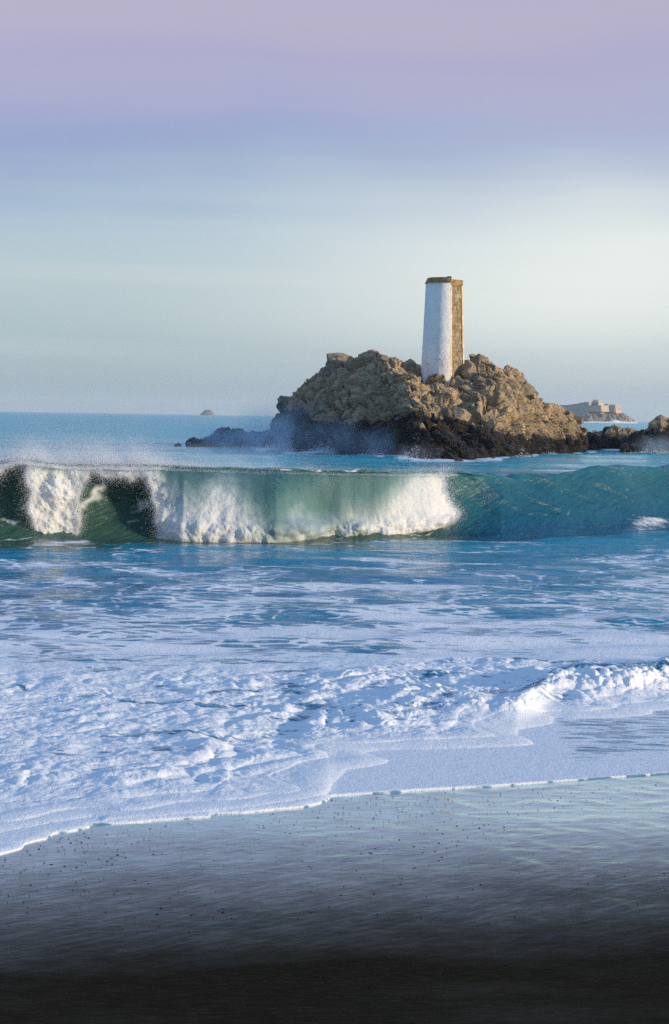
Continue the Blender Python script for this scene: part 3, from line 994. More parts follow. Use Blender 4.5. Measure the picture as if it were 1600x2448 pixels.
def build_shore_foam():
    cols = np.concatenate([np.linspace(-420, -30, 60, endpoint=False), np.arange(-30, 1630, 2.2), np.linspace(1632, 2050, 60)])
    Ye = ground_Y(cols, tab(cols, EDGE)) - 0.12
    Yf = ground_Y(cols, np.minimum(tab(cols, FRONT), tab(cols, EDGE)))
    ker = np.ones(41) / 41
    Yf = np.convolve(np.pad(Yf, 20, mode='edge'), ker, 'valid')
    nR = 500
    r = np.linspace(0, 1, nR)
    r = 0.25 * r ** 2.2 + 0.75 * r
    Yback = np.full_like(cols, 30.5)
    Y = Ye[None] + (Yback - Ye)[None] * r[:, None]
    A = ((cols - 800) / FPX)[None] + 0 * Y
    X = A * Y
    px = cols[None] + 0 * Y
    _, pyz = proj(X, Y, z0(Y))
    wob = 0.05 * fbm(X * 1.2, Y * 1.2, 0, 3, 100)
    d = signed_dist(X, Y, EDGE) + 0.25 * wob
    sd = signed_dist(X, Y, TONGUE_A) + wob
    df = Y - Yf[None]
    # rounded edge of the thin sheet
    T1 = 0.012 + 0.012 * smst(-px, -820, -780) + 0.006 * perlin(X * 0.5, Y * 0.2, 0, 101)
    q = np.clip(d / (T1 * 6.0), 0, 1)
    h = T1 * (1 - (1 - q) ** 2) ** 0.7
    # thicker foam that has run over it
    T2 = (0.045 + 0.045 * smst(px, 700, 1000) * (1 - 0.5 * smst(px, 1400, 1500)) + 0.03 * perlin(X * 0.7 + 5, Y * 0.4, 0, 102))
    T2 = np.maximum(T2, 0.02) * (0.6 + 0.4 * smst(px, 650, 850))
    q2 = np.clip(sd / (T2 * 7.5), 0, 1)
    h = h + 0.7 * T2 * (1 - (1 - q2) ** 2) ** 0.75
    # soft swellings where earlier tongues overlap behind it
    for k, off in ((111, 0.45), (112, 1.0), (113, 1.7)):
        f = sd - off - 0.9 * fbm(X * 0.45, Y * 0.3, 0, 3, k)
        ql = np.clip(f / 0.22, 0, 1)
        h = h + 0.022 * np.sqrt(1 - (1 - ql) ** 2)
    # churned white water
    env = smst(sd, 0.15, 1.6) * (1 - smst(pyz, 1640, 1590) * (1 - 0.6 * smst(px, 900, 1100)))
    env = env * (0.55 + 0.45 * smst(px, 350, 900))
    wx = fbm(X * 0.8, Y * 0.5, 0, 3, 121) * 0.6
    b0 = fbm((X + wx) * 0.9, (Y + wx) * 0.6, 0, 3, 120)
    b1 = billow((X + wx) * 1.7, (Y + wx) * 1.2, 0, 2, 122, 0.5)
    b3 = billow((X - wx) * 5.2, (Y + wx) * 3.2, 0, 4, 126, 0.55)
    peak = np.clip(fbm(X * 2.4, Y * 1.7, 0, 4, 124) - 0.05, 0, 1)
    lump = 0.072 * b1 * (0.55 + 1.2 * np.clip(b0 + 0.25, 0, 1)) + 0.032 * b3 * smst(b1, 0.05, 0.4) + 0.085 * peak + 0.07 * b0
    h = h + env * (lump - 0.045)
    valley = smst(0.075 - lump - 0.04 * b3, -0.01, 0.06) * env
    h = h + smst(sd, 0.0, 0.8) * 0.02 * fbm(X * 3, Y * 2.4, 0, 4, 125)
    # the small shore break climbing towards the open side
    Ysb = Yf + tab(cols, [(-500, 3), (900, 3.2), (1100, 3.0), (1350, 2.6), (1600, 2.4), (2000, 2.4)])
    amp = tab(cols, [(-500, 0), (700, 0.0), (900, 0.05), (1050, 0.12), (1250, 0.18), (1400, 0.25), (1600, 0.32), (2000, 0.40)])
    s = (Y - Ysb[None])
    prof = np.where(s < 0, np.exp(-(s / 0.75) ** 2), np.exp(-(s / 1.3) ** 2))
    h = h + amp[None] * prof * (1 + 0.30 * fbm(X * 1.6, Y * 0.7, 0, 3, 131))
    chop = smst(amp[None] * prof, 0.03, 0.2) * smst(-s, -0.25, 0.25)
    h = h + chop * (0.17 * (billow(X * 2.2, Y * 1.6, h * 1.5, 5, 132, 0.6) - 0.42))
    Z = z0(Y) - 0.028 + h
    Z = np.where(d <= 0.0, 0.030 * (25 - Y) - 0.06, Z)
    # blend into the sea sheet at the back
    back = smst(pyz, 1640, 1590)
    foam = 0.95 + 0 * X
    hole = fbm((X + wx) * 0.8, (Y + wx) * 1.5, 0, 4, 141)
    foam = foam - valley * 0.40  # thin foam in the hollows, with their blue shade painted in
    foam = foam - smst(hole, 0.12, 0.36) * 0.60 * smst(sd, 1.0, 2.4) * (1 - chop)
    foam = np.minimum(foam, foam_cover(X, Y, px, pyz) * back + (1 - back) * 2)
    lip = smst(s, -0.30, 0.05) * (1 - smst(s, 0.5, 0.9)) * smst(amp[None], 0.2, 0.34)
    foam = foam - lip * smst(px, 1330, 1450) * (0.22 + 0.6 * perlin(X * 2.4 + s, s * 0.4, 0, 142))
    film = smst(px, 1290, 1400) * (1 - smst(sd, -0.05, 0.0)) * smst(d, 0.9, 1.5)
    foam = foam - film * 0.40
    foam = foam - 0.42 * (1 - smst(d, 0.0, 0.05))  # dark contact shadow along the sheet's edge, painted in by thinning the foam
    sheet = (1 - smst(sd, -0.05, 0.02)) * smst(d, 0.10, 0.5)
    foam = foam - sheet * (0.07 + 0.55 * fbm(X * 0.7, Y * 4.5, 0, 4, 143, 0.6))
    backdark = smst(s, 0.1, 0.5) * (1 - smst(s, 0.9, 1.5)) * smst(amp[None], 0.06, 0.2)
    foam = foam - backdark * 0.36 * (1 - 0.5 * smst(px, 1380, 1450))
    Z = np.where(r[:, None] > 0.985, Z - 0.10, Z)
    lighten = 0.12 + 0 * X
    me = np_mesh('sea_foam', np.stack([X, Y, Z], -1).reshape(-1, 3), grid_faces(*X.shape), True, {'foam': foam, 'lighten': lighten})
    tag(link('sea_foam', me, M_SEA), 'churned white foam washing up onto the dark sand', kind='stuff')
    # flecks thrown up by the shore break
    n = 9000
    ci = RNG.choice(len(cols), n, p=amp ** 1.5 / (amp ** 1.5).sum())
    yy = Ysb[ci] + RNG.normal(-0.35, 0.35, n)
    ri = np.clip(((yy - Ye[ci]) / (Yback - Ye)[ci] * nR).astype(int), 0, nR - 1)
    zz_ = Z[ri, ci] + RNG.exponential(0.03, n)
    C = np.stack([A[0, ci] * yy + RNG.normal(0, 0.01, n), yy, zz_], -1)
    o = drop_cloud('shore_spray', C, RNG.uniform(0.002, 0.007, n), M_DROP)
    tag(o, 'flecks of spray above the small shore break', kind='stuff')


build_shore_foam()

# ------------------------------------------------------------------ rocks
def rock_detail(P, N, amp=1.0, seed=200, scales=((5.0, 1.30), (2.1, 0.60), (0.85, 0.16))):
    """blocky, jointed displacement: tilted facets with cracks between them"""
    D = np.zeros(P.shape[:-1])
    # joints dip to the lower right
    th = math.radians(28)
    x = P[..., 0] * math.cos(th) - P[..., 2] * math.sin(th)
    z = P[..., 0] * math.sin(th) + P[..., 2] * math.cos(th)
    y = P[..., 1]
    wv = fbm(x * 0.25, y * 0.25, z * 0.25, 3, seed + 1)
    for i, (sc, am) in enumerate(scales):
        f1, f2, ox, oy, oz, r1, r2, r3 = worley(x / sc / 1.25 + wv * 0.5, y / sc, z / sc / 0.62 + wv * 0.5, seed + 10 * i)
        crack = 1 - smst(f2 - f1, 0.0, 0.15)
        D += am * (0.55 * (r1 - 0.5) + 1.15 * (ox * (r2 - 0.5) + oz * (r3 - 0.5) + 0.5 * oy * (r1 - 0.5)) - 0.72 * crack)
    D += 0.15 * fbm(x * 0.9, y * 0.9, z * 1.5, 3, seed + 50, ridge=True) + 0.5 * fbm(x * 0.22, y * 0.22, z * 0.22, 2, seed + 60)
    return D * amp


ROCKS = {}


def build_rock(name, label, sil, foot, ridge, x0, x1, step, seed, amp, wetlev, rows=210, back=16.0, power=0.85, spurs=()):
    cols = np.arange(x0, x1 + 0.1, step)
    Yf = tab(cols, foot)
    Yr = tab(cols, ridge)
    _, e = ray(cols, tab(cols, sil))
    H = CAMZ + e * Yr
    t = np.concatenate([[-0.06, -0.03], np.linspace(0, 1, rows) ** 1.5, 1 + np.linspace(0, 1, 50)[1:]])
    T = t[:, None] + 0 * cols[None]
    Y = np.where(T <= 1, Yf[None] + (Yr - Yf)[None] * T, Yr[None] + (T - 1) * back)
    pw = tab(cols, power) if not np.isscalar(power) else power + 0 * cols
    up_ = np.clip(T, 0, 1) ** pw[None]
    dn = 1 - smst(T, 1.0, 2.0) * 1.15
    Z = np.where(T <= 1, H[None] * up_, H[None] * dn) + np.where(T < 0, T * 14, 0) - 0.25
    for pa, pb, tb, hgt, wl, wr in spurs:
        uu = (cols[None] - (pa + (pb - pa) * (1 - T) / (1 - tb)))
        Z = Z + hgt * np.exp(-(uu / np.where(uu < 0, wl, wr)) ** 2) * np.clip(np.sin(math.pi * np.clip(T, 0, 1)), 0, 1) ** 1.4
    X = ((cols - 800) / FPX)[None] * Y
    endf = smst(cols, x0, x0 + 12 * step) * (1 - smst(cols, x1 - 12 * step, x1))
    Z = Z * endf[None] - 1.5 * (1 - endf)[None]
    P = np.stack([X, Y, Z], -1)
    N = grid_normals(P)
    N = np.where(N[..., 2:3] < 0, -N, N)
    D = rock_detail(P, N, amp, seed)
    calm = (1 - 0.35 * (1 - smst(cols, 850, 980)))[None] if name == 'rock_islet' else 1.0
    P = P + N * (D * calm)[..., None]
    px, py = proj(P[..., 0], P[..., 1], P[..., 2])
    lev = tab(px, wetlev)
    wet = smst(lev - P[..., 2] + 1.9 * fbm(P[..., 0] * 0.22, P[..., 1] * 0.22, P[..., 2] * 0.22, 4, seed + 70), -1.3, 1.7)
    root = empty(name, (float(X[rows // 2, len(cols) // 2]), float(Y[rows // 2, len(cols) // 2]), 0.0))
    tag(root, label, 'rock')
    o = np.array(root.location)
    me = np_mesh('bedrock', (P - o).reshape(-1, 3), grid_faces(*X.shape), False, {'wet': wet})
    b = link('bedrock', me, M_ROCK, root)
    ROCKS[name] = (root, P, N, cols, t)
    return root


SIL = [(430, 1075), (446, 1066), (462, 1055), (500, 1043), (554, 1028), (600, 1026), (631, 1022), (651, 1008), (666, 976), (681, 947), (693, 929), (716, 921),
       (747, 897), (778, 870), (793, 850), (809, 845), (847, 853), (882, 848), (924, 858), (971, 862), (1009, 872), (1060, 872), (1085, 866), (1113, 856),
       (1148, 846), (1167, 852), (1194, 874), (1217, 893), (1252, 913), (1260, 930), (1298, 955), (1325, 978), (1356, 999), (1379, 1017), (1426, 1022),
       (1464, 1013), (1500, 1020), (1540, 1034), (1580, 1070)]
RIDGE = [(430, 226), (560, 222), (660, 217), (716, 220), (800, 221), (900, 219), (1010, 213), (1070, 211), (1148, 217), (1260, 226), (1379, 238), (1426, 249), (1464, 250), (1580, 252)]
WETLEV = [(430, 9), (640, 8), (680, 5.0), (800, 3.8), (930, 4.0), (1000, 4.4), (1080, 4.2), (1160, 3.4), (1230, 2.6), (1330, 2.2), (1400, 2.3), (1600, 2.3)]
ISLET = build_rock('rock_islet', 'big tan and black rock islet carrying the white tower', SIL, FOOT, RIDGE, 434, 1576, 1.6, 200, 1.32, WETLEV, power=[(434, 0.6), (660, 0.5), (950, 0.5), (1020, 0.62), (1120, 0.8), (1240, 0.75), (1340, 0.6), (1390, 0.38)],
                   spurs=((860, 1015, 0.2, 2.0, 110, 45), (1150, 1245, 0.2, 1.4, 40, 60), (1085, 1120, 0.1, -1.0, 30, 30)))
SIL2 = [(1470, 1060), (1500, 1030), (1520, 1022), (1540, 1016), (1557, 1002), (1576, 992), (1591, 999), (1610, 1000), (1660, 1010), (1720, 1022), (1800, 1060)]
OUT2 = build_rock('rock_outcrop', 'brown topped rock outcrop cut off by the right edge of the photo', SIL2, [(1470, 231), (1800, 228)], [(1470, 238), (1576, 241), (1800, 240)],
                  1472, 1790, 1.6, 300, 0.75, [(1470, 3.0), (1800, 3.0)], rows=150, back=9.0)
SIL3 = [(404, 1062), (414, 1056), (424, 1053), (432, 1056), (442, 1062)]
OUT3 = build_rock('sea_rock', 'tiny dark rock awash off the seaward tip of the islet', SIL3, [(400, 232), (450, 232)], [(400, 236), (450, 236)], 402, 444, 1.2, 320, 0.25, [(0, 9), (1600, 9)], rows=30, back=4.0)


def make_boulder_mesh(seed, sub=3):
    r = random.Random(seed)
    bm = bmesh.new()
    bmesh.ops.create_icosphere(bm, subdivisions=sub, radius=1.0)
    planes = []
    for _ in range(11):
        v = Vector((r.gauss(0, 1), r.gauss(0, 1), r.gauss(0, 1))).normalized()
        planes.append((v, r.uniform(0.34, 0.74)))
    for v in bm.verts:
        for n, d in planes:
            k = v.co.dot(n) - d
            if k > 0:
                v.co -= n * k
    co = np.array([v.co[:] for v in bm.verts])
    nz = fbm(co[:, 0] * 2.2 + seed, co[:, 1] * 2.2, co[:, 2] * 2.2, 3, seed)
    for v, k in zip(bm.verts, nz):
        v.co *= 1 + 0.07 * k
    me = bpy.data.meshes.new('boulder')
    bm.to_mesh(me)
    bm.free()
    me.materials.append(M_BOULDER)
    return me


BOULDERS = [make_boulder_mesh(400 + i, 3) for i in range(9)]


def scatter_boulders(root_name, n, pxr, tr, size, seed):
    root, P, N, cols, t = ROCKS[root_name]
    r = random.Random(seed)
    loc = root.location
    for _ in range(n):
        cx = r.uniform(*pxr)
        j = int(np.clip(np.searchsorted(cols, cx), 0, len(cols) - 1))
        tt = r.uniform(*tr)
        i = int(np.clip(np.searchsorted(t, tt), 0, len(t) - 1))
        p = Vector(P[i, j])
        s = r.uniform(*size) * r.choice((0.6, 0.8, 1.0, 1.0, 1.35))
        if p.z < 0.2:
            continue
        o = bpy.data.objects.new('boulder', BOULDERS[r.randrange(len(BOULDERS))])
        COL.objects.link(o)
        o.parent = root
        o.location = p - loc - Vector((0, 0, s * 0.22))
        o.scale = (s * r.uniform(0.9, 1.5), s * r.uniform(0.8, 1.2), s * r.uniform(0.5, 0.85))
        o.rotation_euler = (r.gauss(0.2, 0.25), math.radians(28) + r.gauss(0, 0.25), r.uniform(-0.6, 0.6))


scatter_boulders('rock_islet', 20, (780, 990), (0.82, 1.0), (0.6, 1.3), 1)
scatter_boulders('rock_islet', 30, (900, 1130), (0.30, 0.80), (0.7, 1.6), 2)
scatter_boulders('rock_islet', 60, (1115, 1300), (0.45, 1.0), (0.6, 1.5), 3)
scatter_boulders('rock_islet', 12, (690, 800), (0.4, 0.98), (0.6, 1.1), 4)
scatter_boulders('rock_islet', 40, (980, 1240), (0.04, 0.3), (0.45, 0.9), 5)
scatter_boulders('rock_islet', 30, (1280, 1480), (0.2, 1.0), (0.5, 1.0), 6)
scatter_boulders('rock_outcrop', 20, (1500, 1640), (0.1, 1.0), (0.4, 0.8), 7)

def build_rock_splash():
    C, R = [], []
    for px, n, hx, hz in ((600, 900, 1.4, 0.25), (685, 9000, 1.9, 0.8), (790, 4000, 2.0, 0.4), (900, 900, 2.0, 0.25), (985, 900, 1.2, 0.35), (1240, 700, 1.0, 0.3), (1300, 500, 1.4, 0.2), (1560, 900, 1.6, 0.5)):
        Y = float(tab(px, FOOT)) - 1.2 if px < 1470 else 229.0
        x = (px - 800) / FPX * Y + RNG.normal(0, hx, n)
        zc = RNG.exponential(hz, n) * np.exp(-((x - (px - 800) / FPX * Y) / hx) ** 2)
        C.append(np.stack([x, Y + RNG.normal(0, 0.7, n), zc + 0.05], -1))
        R.append(RNG.uniform(0.008, 0.03, n))
    o = drop_cloud('splash', np.concatenate(C), np.concatenate(R), M_DROP)
    tag(o, 'white splashes along the foot of the rocks', kind='stuff')


build_rock_splash()

# ------------------------------------------------------------------ tower
def make_whitewash():
    mt, n = new_mat('whitewash')
    geo = n.n('ShaderNodeNewGeometry')
    pos = geo.outputs['Position']
    zt = n.n('ShaderNodeSeparateXYZ', inp={'Vector': pos}).outputs['Z']
    n1 = n.noise(pos, 1.2, 6.0, 0.65, 0.4)
    col = n.mix(n.smooth(n1, 0.42, 0.72), (0.93, 0.91, 0.86, 1), (0.82, 0.80, 0.75, 1))
    rain = n.smooth(n.noise(n.scaled(pos, (2.6, 2.6, 0.16)), 1.0, 5.0, 0.6, 0.2), 0.54, 0.74)
    col = n.mix(n.math('MULTIPLY', rain, 0.40), col, (0.52, 0.47, 0.40, 1))
    patch = n.smooth(n.noise(pos, 3.2, 6.0, 0.7, 0.6), 0.60, 0.70)
    low = n.smooth(zt, 14.5, 9.0, 0.35, 1.0)
    col = n.mix(n.math('MULTIPLY', patch, low), col, (0.40, 0.36, 0.31, 1))
    vor = n.n('ShaderNodeTexVoronoi', feature='DISTANCE_TO_EDGE', inp={'Vector': n.vmath('ADD', n.scaled(pos, (1.0, 1.0, 1.3)), n.scaled(n.n('ShaderNodeTexNoise', inp={'Vector': pos, 'Scale': 1.5, 'Detail': 4.0}).outputs['Color'], (0.8, 0.8, 0.8))).outputs[0], 'Scale': 1.0}).outputs['Distance']
    crack = n.math('MULTIPLY', n.smooth(vor, 0.03, 0.008), n.smooth(n.noise(pos, 0.5, 2.0), 0.46, 0.58))
    crack = n.math('MULTIPLY', crack, n.smooth(zt, 14.0, 10.5))
    col = n.mix(crack, col, (0.12, 0.10, 0.09, 1))
    h = n.math('SUBTRACT', n.noise(pos, 4.0, 6.0, 0.7), n.math('MULTIPLY', crack, 0.6))
    p = n.n('ShaderNodeBsdfPrincipled', inp={'Base Color': col, 'Roughness': 0.88, 'Specular IOR Level': 0.2, 'Normal': n.bump(h, 0.6, 0.12)})
    out(n, p.outputs[0])
    return mt


M_WHITE = make_whitewash()
M_QUOIN = simple_mat('dressed_granite', (0.66, 0.52, 0.32, 1), (0.56, 0.44, 0.28, 1), 2.0, 0.9, 0.3, 0.04, vary=0.25)
M_STONE = simple_mat('rubble_stone', (0.20, 0.145, 0.09, 1), (0.34, 0.255, 0.155, 1), 1.4, 0.92, 0.6, 0.08, 0.35, 0.65, ((0.10, 0.075, 0.05, 1), 3.0, 0.58, 0.70), vary=0.45)
M_MORTAR = simple_mat('mortar', (0.18, 0.135, 0.085, 1), (0.30, 0.23, 0.145, 1), 3.0, 0.95, 0.5, 0.05)
M_CAP = simple_mat('lichened_slab', (0.10, 0.085, 0.065, 1), (0.34, 0.21, 0.06, 1), 1.1, 0.9, 0.4, 0.05, 0.42, 0.58)


def build_tower():
    A3 = at(1077, 902, 205.0)
    zb = A3.z - 3.0
    zt = at(1074, 667, 205.0).z
    root = empty('beacon_tower', (A3.x, A3.y, A3.z))
    tag(root, 'tall white half round stone tower standing on the rock islet', 'tower')
    hh = zt - A3.z

    def tp(p, z):
        """plan point at a height: the shaft narrows upwards"""
        k = z / hh
        s = 1 - 0.17 * k
        return Vector((-0.9 + (p[0] + 0.9) * s, 1.2 + (p[1] - 1.2) * s, z))
    R, cx, cy = 2.64, -0.46, 2.60
    arc = []
    for i in range(49):
        th = math.radians(10 - i * (190.0 / 48))
        arc.append((cx + R * math.sin(th), cy - R * math.cos(th)))
    Bp = (1.66, 1.70)
    nx, ny = 0.7071, -0.7071         # outward normal of the stone face
    e = (0.7071, 0.7071)
    Af = arc[0]
    Lf = math.hypot(Bp[0] - Af[0], Bp[1] - Af[1])
    P = lambda s, d: (Af[0] + e[0] * s + nx * d, Af[1] + e[1] * s + ny * d)
    z_b = zb - A3.z

    # whitewashed shaft, a curved wall built in low courses with a little unevenness
    nh = 60
    ring = list(arc)
    rows = []
    for k in range(nh + 1):
        z = z_b + (hh - 0.32 - z_b) * k / nh
        rows.append([tp(p, z) for p in ring])
    V = np.array([[v[:] for v in rw] for rw in rows])
    d = 0.035 * fbm(V[..., 0] * 1.6, V[..., 1] * 1.6, V[..., 2] * 1.6, 4, 501) + 0.015 * perlin(V[..., 0] * 5, V[..., 1] * 5, V[..., 2] * 5, 502)
    c = np.array([cx, cy, 0])
    rad = V - c
    rad[..., 2] = 0
    rad /= np.linalg.norm(rad, axis=-1, keepdims=True)
    V = V + rad * d[..., None]
    me = np_mesh('painted_wall', V.reshape(-1, 3), grid_faces(nh + 1, len(ring)), True)
    link('painted_wall', me, M_WHITE, root)
    # core that closes the back and carries the recessed stone face
    rec = -0.16
    core = [P(0.05, rec), P(Lf - 0.02, rec), (0.9, 4.3), (-0.46, 5.2)] + [(cx + (q[0] - cx) * 0.985, cy + (q[1] - cy) * 0.985) for q in reversed(arc[1:-1])]
    bm_obj('core', lambda bm: prism(bm, [tp(p, z_b) for p in core], [tp(p, hh - 0.30) for p in core]), M_MORTAR, root)
    # dressed edges each side of the recess
    for s0, s1, ztop in ((0.0, 0.28, hh - 0.05), (Lf - 0.25, Lf, hh)):
        for zz in [z_b + i * 0.62 for i in range(int((ztop - z_b) / 0.62) + 1)]:
            z2 = min(zz + 0.60, ztop)
            if z2 - zz < 0.1:
                continue
            jit = random.uniform(-0.012, 0.012)
            pl = [P(s0, jit), P(s1, jit), P(s1, rec - 0.05), P(s0, rec - 0.05)]
            bm_obj('quoin', lambda bm: prism(bm, [tp(p, zz) for p in pl], [tp(p, z2) for p in pl]), M_QUOIN, root)
    # rubble courses of the recessed face
    z = z_b + 2.0
    rr_ = random.Random(5)
    while z < hh - 0.62:
        ch = rr_.uniform(0.30, 0.52)
        s = 0.30
        while s < Lf - 0.30:
            wd = min(rr_.uniform(0.35, 0.75), Lf - 0.27 - s)
            if Lf - 0.27 - (s + wd) < 0.22:
                wd = Lf - 0.27 - s
            g = 0.012
            dp = rec + rr_.uniform(0.02, 0.085)
            z1, z2 = z + g + rr_.uniform(0, .03), min(z + ch - g, hh - 0.6)
            pl = [P(s + g, dp), P(s + wd - g, dp), P(s + wd - g, rec - 0.04), P(s + g, rec - 0.04)]
            bm_obj('stone', lambda bm: prism(bm, [tp(p, z1) for p in pl], [tp(p, z2) for p in pl]), M_STONE, root)
            s += wd
        z += ch
    # lintel across the top of the recess
    pl = [P(0.0, 0.02), P(Lf, 0.02), P(Lf, rec - 0.06), P(0.0, rec - 0.06)]
    bm_obj('lintel', lambda bm: prism(bm, [tp(p, hh - 0.58) for p in pl], [tp(p, hh + 0.02) for p in pl]), M_CAP, root)
    # sloping cap over the round side
    top = [tp(p, hh) for p in arc]
    ctr = tp((cx, cy), hh)
    def cap(bm):
        lo = [ctr + (v - ctr) * 1.06 for v in top]
        hi = [ctr + (v - ctr) * 0.92 for v in top]
        for v in lo:
            v.z = hh - 0.36
        for v in hi:
            v.z = hh + 0.24
        prism(bm, lo, hi)
    bm_obj('cap_slab', cap, M_CAP, root)
    def ridge_block(bm):
        p0 = tp(arc[0], hh)
        a_, b_ = p0 + Vector((-0.35, 0.1, 0)), p0 + Vector((0.10, 0.15, 0))
        lo = [a_, b_, b_ + Vector((0.0, 0.7, 0)), a_ + Vector((0, 0.7, 0))]
        prism(bm, lo, [v + Vector((0, 0, 0.33)) for v in lo])
    bm_obj('coping_stone', ridge_block, simple_mat('dark_slate', (0.05, 0.05, 0.05, 1), (0.09, 0.085, 0.08, 1), 3.0), root)


build_tower()

# ------------------------------------------------------------------ grass on the islet
def build_grass():
    root, P, N, cols, t = ROCKS['rock_islet']
    mt = simple_mat('grass_blades', (0.045, 0.060, 0.018, 1), (0.12, 0.105, 0.035, 1), 1.5, 0.8)
    V, F = [], []
    r = random.Random(9)
    spots = [(1012, 0.80, 1.2), (1020, 0.78, 1.0), (1035, 0.76, 0.9), (1050, 0.73, 0.8), (1000, 0.84, 0.8), (1100, 0.82, 0.9), (1125, 0.80, 1.0), (1140, 0.70, 1.0), (1160, 0.75, 0.8), (1235, 0.80, 1.1), (1245, 0.84, 0.8), (1095, 0.66, .8), (915, 0.9, 1.0), (930, 0.86, 0.8), (1180, .62, .8)]
    for cx, tt, sp in spots:
        for _ in range(260):
            j = int(np.clip(np.searchsorted(cols, cx + r.gauss(0, 11 * sp)), 0, len(cols) - 1))
            i = int(np.clip(np.searchsorted(t, tt + r.gauss(0, 0.03 * sp)), 0, len(t) - 1))
            p = Vector(P[i, j])
            h = r.uniform(0.12, 0.34)
            dx, dy = r.gauss(0, 0.12), r.gauss(0, 0.12)
            ang = r.uniform(0, 6.28)
            wv = Vector((math.cos(ang), math.sin(ang), 0)) * 0.03
            b = len(V)
            V += [p - wv - Vector((0, 0, .1)), p + wv - Vector((0, 0, .1)), p + Vector((dx, dy, h))]
            F.append((b, b + 1, b + 2))
    me = np_mesh('grass', np.array([v[:] for v in V]), np.array(F), False)
    tag(link('grass', me, mt), 'tufts of grass growing between the boulders by the tower', kind='stuff')


build_grass()

# ------------------------------------------------------------------ far islets and the fort
M_FARROCK = simple_mat('far_rock', (0.24, 0.19, 0.145, 1), (0.42, 0.34, 0.25, 1), 0.10, 0.95, 0.9, 3.0, 0.35, 0.65, ((0.07, 0.06, 0.05, 1), 0.16, 0.55, 0.66))
M_FORT = simple_mat('fort_stone', (0.50, 0.40, 0.30, 1), (0.42, 0.34, 0.26, 1), 0.15, 0.95, 0.3, 0.5)
M_ROOF = simple_mat('fort_roof', (0.30, 0.17, 0.13, 1), (0.24, 0.15, 0.12, 1), 0.2, 0.9)
M_DARK = simple_mat('opening', (0.03, 0.028, 0.025, 1), (0.05, 0.045, 0.04, 1), 0.2, 0.9)
M_SURF = simple_mat('surf', (0.85, 0.86, 0.88, 1), (0.75, 0.78, 0.80, 1), 0.3, 0.9)


def far_rock(name, label, pts, D, depth, seed, mat, rough=2.2, cat='islet'):
    """rock with a given outline of (px, py) at distance D"""
    p = np.asarray(pts, float)
    cols = np.linspace(p[0, 0], p[-1, 0], 150)
    topy = np.interp(cols, p[:, 0], p[:, 1])
    v = np.linspace(-1, 1, 70)
    C, Vv = np.meshgrid(cols, v)
    _, e = ray(cols, topy)
    H = np.maximum(CAMZ + e * D, 0.5)
    Y = D + Vv * depth * (0.5 + 0.5 * np.sqrt(np.clip(H / H.max(), 0, 1)))[None]
    Z = H[None] * (1 - np.abs(Vv) ** 1.6) - 0.6
    X = ((C - 800) / FPX) * Y
    P = np.stack([X, Y, Z], -1)
    N = grid_normals(P)
    N = np.where(N[..., 2:3] < 0, -N, N)
    f1, f2, ox, oy, oz, r1, r2, r3 = worley(X / 5.0, Y / 5.0, Z / 8.0, seed)
    Dp = rough * (0.5 * (r1 - 0.5) + 0.8 * (ox * (r2 - 0.5) + oz * (r3 - 0.5)) - 0.4 * (1 - smst(f2 - f1, 0, 0.2))) + rough * 0.7 * fbm(X / 9, Y / 9, Z / 14, 4, seed + 3, ridge=True)
    P = P + N * (Dp * np.clip(Z / 3, 0.1, 1))[..., None]
    c = P[35, 75].copy()
    c[2] = 0
    me = np_mesh(name, (P - c).reshape(-1, 3), grid_faces(*X.shape), False)
    o = link(name, me, mat)
    o.location = c
    return tag(o, label, cat)


FD = 2500.0
far_rock('fort_islet', 'low rocky islet under the sea fort on the horizon', [(1326, 1011), (1345, 1003), (1380, 999), (1392, 992), (1400, 983), (1408, 978), (1430, 979), (1460, 980), (1480, 986), (1490, 990), (1500, 997), (1510, 1003), (1516, 1010)], FD, 26, 601, M_FARROCK, 2.6)
far_rock('distant_islet', 'faint domed islet on the open horizon', [(474, 992), (479, 988), (484, 982.5), (489, 979.5), (496, 978.5), (502, 980.5), (506, 985), (509, 991)], 5200.0, 22, 611, simple_mat('hazed_rock', (0.15, 0.15, 0.18, 1), (0.20, 0.18, 0.20, 1), 0.03, 0.95), 1.5)  # distance haze painted into the rock as a blue-grey base colour


